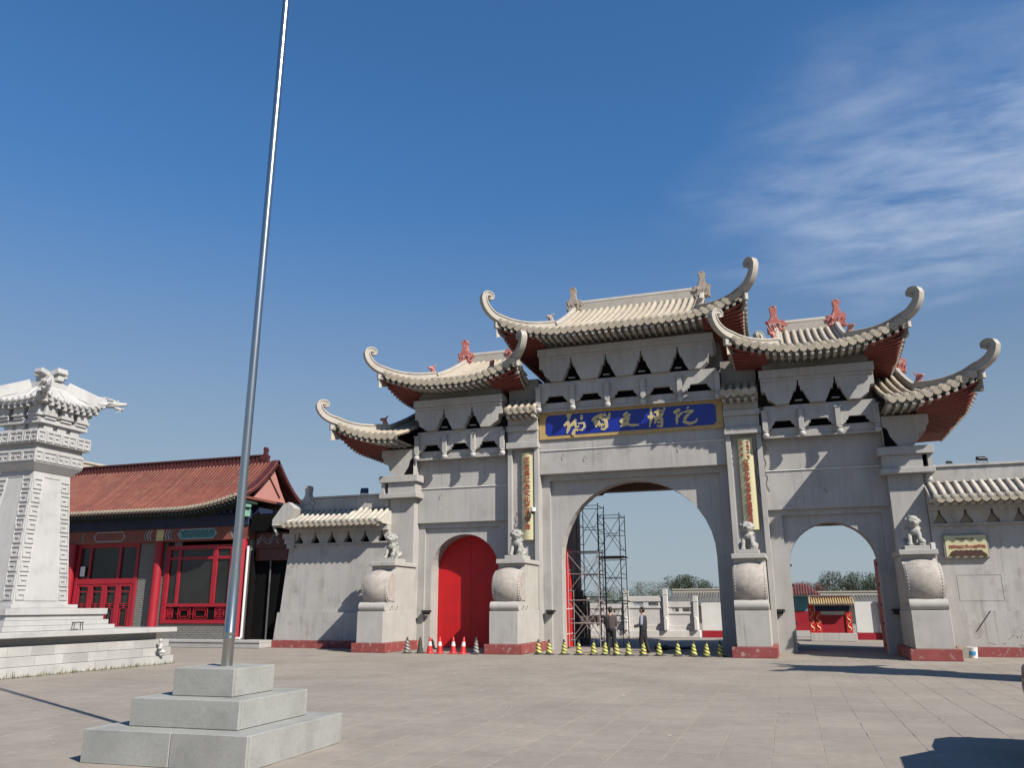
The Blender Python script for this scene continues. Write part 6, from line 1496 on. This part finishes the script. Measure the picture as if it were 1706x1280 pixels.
# grey-roofed halls further back
def far_hall(label, x0, x1, y, ze, zr, d):
    t = thing('grey_roof_hall', label, 'building', ((x0+x1)/2, y, 0))
    mb = MB(); mb.box(x0+0.6, x1-0.6, y+0.8, y+2*d-0.8, 0, ze+0.1); mb.build('wall', MT['cream'], t)
    mb = MB(); mb.add([(x0, y, ze), (x1, y, ze), (x1, y+d, zr), (x0, y+d, zr), (x0, y+2*d, ze), (x1, y+2*d, ze)], [(0, 1, 2, 3), (3, 2, 5, 4)]); mb.add([(x0+0.3, y+0.4, ze), (x0+0.3, y+d, zr-0.1), (x0+0.3, y+2*d-0.4, ze)], [(0, 1, 2)]); mb.add([(x1-0.3, y+0.4, ze), (x1-0.3, y+d, zr-0.1), (x1-0.3, y+2*d-0.4, ze)], [(0, 1, 2)]); rf = mb.build('roof', MT['greytile'], t)
    mb = MB(); x = x0+0.15
    while x < x1: mb.tube([(x, y-0.05, ze+0.05), (x, y+d*0.5, (ze+zr)/2-0.05), (x, y+d, zr+0.02)], 0.065, 5, False); x += 0.25
    a = mb.build('tile_rolls', MT['greytile'], rf); a['kind'] = 'stuff'
    mb = MB(); mb.box(x0, x1, y+d-0.2, y+d+0.2, zr-0.05, zr+0.22, 0.02); mb.box(x0, x1, y+d-0.26, y+d+0.26, zr+0.222, zr+0.34, 0.02); mb.build('ridge', MT['cream'], rf)
    return t
a_ = on(1112, 1005, 'y', 50); b_ = on(1200, 981, 'y', 55)
far_hall('grey tiled hall roof rising behind the carved screen wall', a_.x, a_.x+9.0, 50, on(1120, 1012, 'y', 50).z, on(1120, 988, 'y', 54).z, 4)
a_ = on(1383, 1005, 'y', 50)
far_hall('grey tiled hall roof rising behind the red screen wall', a_.x-4.0, a_.x+13, 50, on(1400, 1012, 'y', 50).z, on(1400, 992, 'y', 54).z, 4)

# ---------------------------------------------------------------- trees behind
def tree(label, x, y, h, rx, m, seed, group='trees behind the courtyard'):
    rg = random.Random(seed)
    t = thing('tree', label, 'tree', (x, y, 0), 0, group)
    tr = MB(); tr.tube([(x, y, 0), (x+0.05, y, h*0.35), (x, y+0.05, h*0.62)], [h*0.035, h*0.026, h*0.012], 7)
    tips = []
    for k in range(9):
        a = k*2.4+rg.uniform(-0.3, 0.3); z0_ = h*rg.uniform(0.22, 0.55); l = rx*rg.uniform(0.5, 0.95)
        e = Vector((x+l*math.cos(a), y+l*math.sin(a), z0_+h*rg.uniform(0.18, 0.38)))
        tr.tube([(x, y, z0_), ((x+e.x)/2, (y+e.y)/2, (z0_+e.z)/2+0.05*h), tuple(e)], [h*0.014, h*0.009, h*0.004], 5); tips.append(e)
    tips.append(Vector((x, y, h*0.85)))
    for k in range(7):
        a = rg.uniform(0, 6.28); q0 = Vector((x+rx*0.35*math.cos(a), y+rx*0.35*math.sin(a), h*0.6)); q1 = q0+Vector((rg.uniform(-.2, .2), rg.uniform(-.2, .2), h*rg.uniform(0.25, 0.42))); tr.tube([q0, q1], [h*0.006, h*0.002], 4)
    tr.build('trunk', MT['bark'], t, smooth=True)
    lf = MB()
    for c in tips:
        rr = rx*rg.uniform(0.32, 0.52)
        for q in range(330):
            d = Vector((rg.gauss(0, 1), rg.gauss(0, 1), rg.gauss(0, 1))).normalized()*rr*rg.random()**0.45
            p = c+Vector((d.x, d.y, d.z*1.15))
            if p.z > h: continue
            a = Vector((rg.gauss(0, 1), rg.gauss(0, 1), rg.gauss(0, 1)+0.8)).normalized()*rg.uniform(0.07, 0.15)*h/6; b = a.cross(Vector((rg.gauss(0, 1), rg.gauss(0, 1), rg.gauss(0, 1)))).normalized()*a.length*0.4
            lf.add([p-a, p+b, p+a, p-b], [(0, 1, 2, 3)])
    lf.build('crown', MT[m], t)
    return t
for i, (px, py, Yt, rx, m, lab) in enumerate([(985, 985, 85, 3.0, 'leaf', 'green tree behind the scaffold towers'), (1022, 978, 90, 2.8, 'leaf', 'green tree behind the tallest post of the carved screen wall'),
        (1075, 970, 88, 3.0, 'leaf', 'green tree rising above the inscribed panel behind the person in waistcoat'), (1098, 984, 80, 2.2, 'leaf2', 'low dark green tree between two screen wall posts'),
        (1133, 958, 95, 2.0, 'leaf2', 'slender dark green tree behind the grey hall roof, left of its neighbour'), (1154, 961, 95, 2.3, 'leaf2', 'slender dark green tree behind the grey hall roof, right of its neighbour'), (1185, 977, 90, 2.2, 'leaf2', 'dark green tree beside the right jamb of the centre arch'),
        (1337, 968, 80, 2.0, 'leafred', 'reddish tree behind the red roof pavilion'), (1362, 972, 85, 1.9, 'leaf2', 'small dark green tree beside the reddish tree'),
        (1388, 952, 92, 2.7, 'leaf2', 'tall dark green tree behind the red screen wall'), (1424, 953, 92, 2.7, 'leaf2', 'tall dark green tree behind the white courtyard wall'), (1455, 953, 92, 2.6, 'leaf2', 'tall dark green tree beside the right jamb of the right arch')]):
    p = on(px, py, 'y', Yt)
    tree(lab, p.x, p.y, p.z, rx, m, 20+i)

# ---------------------------------------------------------------- black car at the right edge
CAR = thing('black_car', 'black sport utility car parked at the edge of the plaza', 'car', (9.0, -18.2, 0))
CX0, CX1, CYF, CYR = 7.80, 9.62, -16.0, -20.6      # far end, near end
cw = (CX0+CX1)/2
def car_body():
    st = [(-20.6, 0.46, 0.98, 0.70), (-20.45, 0.40, 1.08, 0.84), (-19.6, 0.34, 1.12, 0.90), (-18.2, 0.32, 1.12, 0.91), (-17.0, 0.34, 1.06, 0.90), (-16.35, 0.38, 0.98, 0.86), (-16.08, 0.42, 0.88, 0.74), (-16.0, 0.48, 0.74, 0.62)]
    mb = MB(); rows = []
    for y, zb, zt_, hw in st:
        zm = (zb+zt_)/2
        rows.append([(cw+a*hw, y, z) for a, z in ((-0.86, zb), (-0.97, zb+0.08), (-1.0, zm), (-0.97, zt_-0.08), (-0.88, zt_), (0, zt_+0.05), (0.88, zt_), (0.97, zt_-0.08), (1.0, zm), (0.97, zb+0.08), (0.86, zb), (0, zb-0.02), (-0.86, zb))])
    mb.grid(rows)
    for r_ in (rows[0], rows[-1]): mb.add(r_[:-1], [tuple(range(12))])
    mb.build('body', MT['carpaint'], CAR, smooth=True, angle=50)
    cab = [(-20.35, 1.08, 1.12, 0.80, 0.78), (-20.05, 1.08, 1.60, 0.80, 0.66), (-19.0, 1.10, 1.70, 0.82, 0.66), (-18.2, 1.10, 1.66, 0.82, 0.66), (-17.3, 1.07, 1.10, 0.80, 0.76)]
    mb = MB(); rows = [[(cw-a*0.995, y, zb), (cw-b, y, zt_-0.05), (cw-b+0.08, y, zt_), (cw+b-0.08, y, zt_), (cw+b, y, zt_-0.05), (cw+a*0.995, y, zb)] for y, zb, zt_, a, b in cab]
    mb.grid(rows); mb.build('roof', MT['carpaint'], CAR, smooth=True, angle=50)
    for s in (-1, 1):
        for ya, yb in ((-20.0, -19.15), (-19.05, -18.25)):
            mb = MB(); mb.add([(cw+s*0.815, ya, 1.16), (cw+s*0.815, yb+(0.3 if yb > -18.5 else 0), 1.16), (cw+s*0.695, yb, 1.58), (cw+s*0.695, ya+0.1, 1.58)], [(0, 1, 2, 3)]); mb.build('side_window', MT['glass'], CAR)
        mb = MB(); mb.cbox((cw+s*0.98, -18.0, 1.14), (0.18, 0.1, 0.13), 0, 0.03); mb.build('mirror', MT['carpaint'], CAR)
        for y in (-19.75, -16.95):
            mb = MB(); mb.lathe([(0.20, -0.11), (0.33, -0.11), (0.35, -0.07), (0.35, 0.07), (0.33, 0.11), (0.20, 0.11)], 24, (cw+s*0.80, y, 0.35), Matrix.Rotation(R(90), 3, 'Y')); wh = mb.build('wheel', MT['rubber'], CAR, smooth=True)
            mb = MB(); mb.lathe([(0.02, 0.10), (0.21, 0.085), (0.21, 0.0)], 20, (cw+s*0.80, y, 0.35), Matrix.Rotation(R(90)*s, 3, 'Y')); mb.build('rim', MT['alloy'], wh, smooth=True)
        mb = MB(); mb.cbox((cw+s*0.62, -16.06, 0.74), (0.26, 0.12, 0.12), -0.35*s, 0.03); mb.build('headlight', MT['glass'], CAR)
        mb = MB(); mb.cbox((cw+s*0.68, -20.5, 0.92), (0.22, 0.1, 0.18), 0.2*s, 0.03); mb.build('tail_light', MT['conered'], CAR)
    mb = MB(); mb.add([(cw-0.72, -17.38, 1.12), (cw+0.72, -17.38, 1.12), (cw+0.62, -18.15, 1.62), (cw-0.62, -18.15, 1.62)], [(0, 1, 2, 3)]); mb.build('windscreen', MT['glass'], CAR)
    mb = MB(); mb.add([(cw-0.7, -20.32, 1.15), (cw+0.7, -20.32, 1.15), (cw+0.6, -20.07, 1.56), (cw-0.6, -20.07, 1.56)], [(0, 1, 2, 3)]); mb.build('rear_window', MT['glass'], CAR)
car_body()

# ---------------------------------------------------------------- small litter and grit on the paving
mb = MB(); rg = random.Random(31)
for k in range(420):
    x = rg.uniform(-11, 11); y = rg.uniform(-20.5, -0.5)
    if abs(x-FX) < 1.2 and abs(y-FY) < 1.2: continue
    q = rg.uniform(0.006, 0.022)*(1 if rg.random() < 0.9 else 1.9); a = rg.uniform(0, 6.28); d = Vector((math.cos(a), math.sin(a), 0)); e = Vector((-d.y, d.x, 0)); p = Vector((x, y, 0.003))
    mb.add([p-d*q-e*q*0.5, p+d*q-e*q*0.6, p+d*q*0.8+e*q*0.5, p-d*q*0.7+e*q*0.6, p+Vector((0, 0, q*0.5))], [(0, 1, 4), (1, 2, 4), (2, 3, 4), (3, 0, 4)])
lo = mb.build('litter', MT['concrete']); lo['kind'] = 'stuff'; tag(lo, 'tiny crumbs and grit scattered over the plaza paving', 'grit')
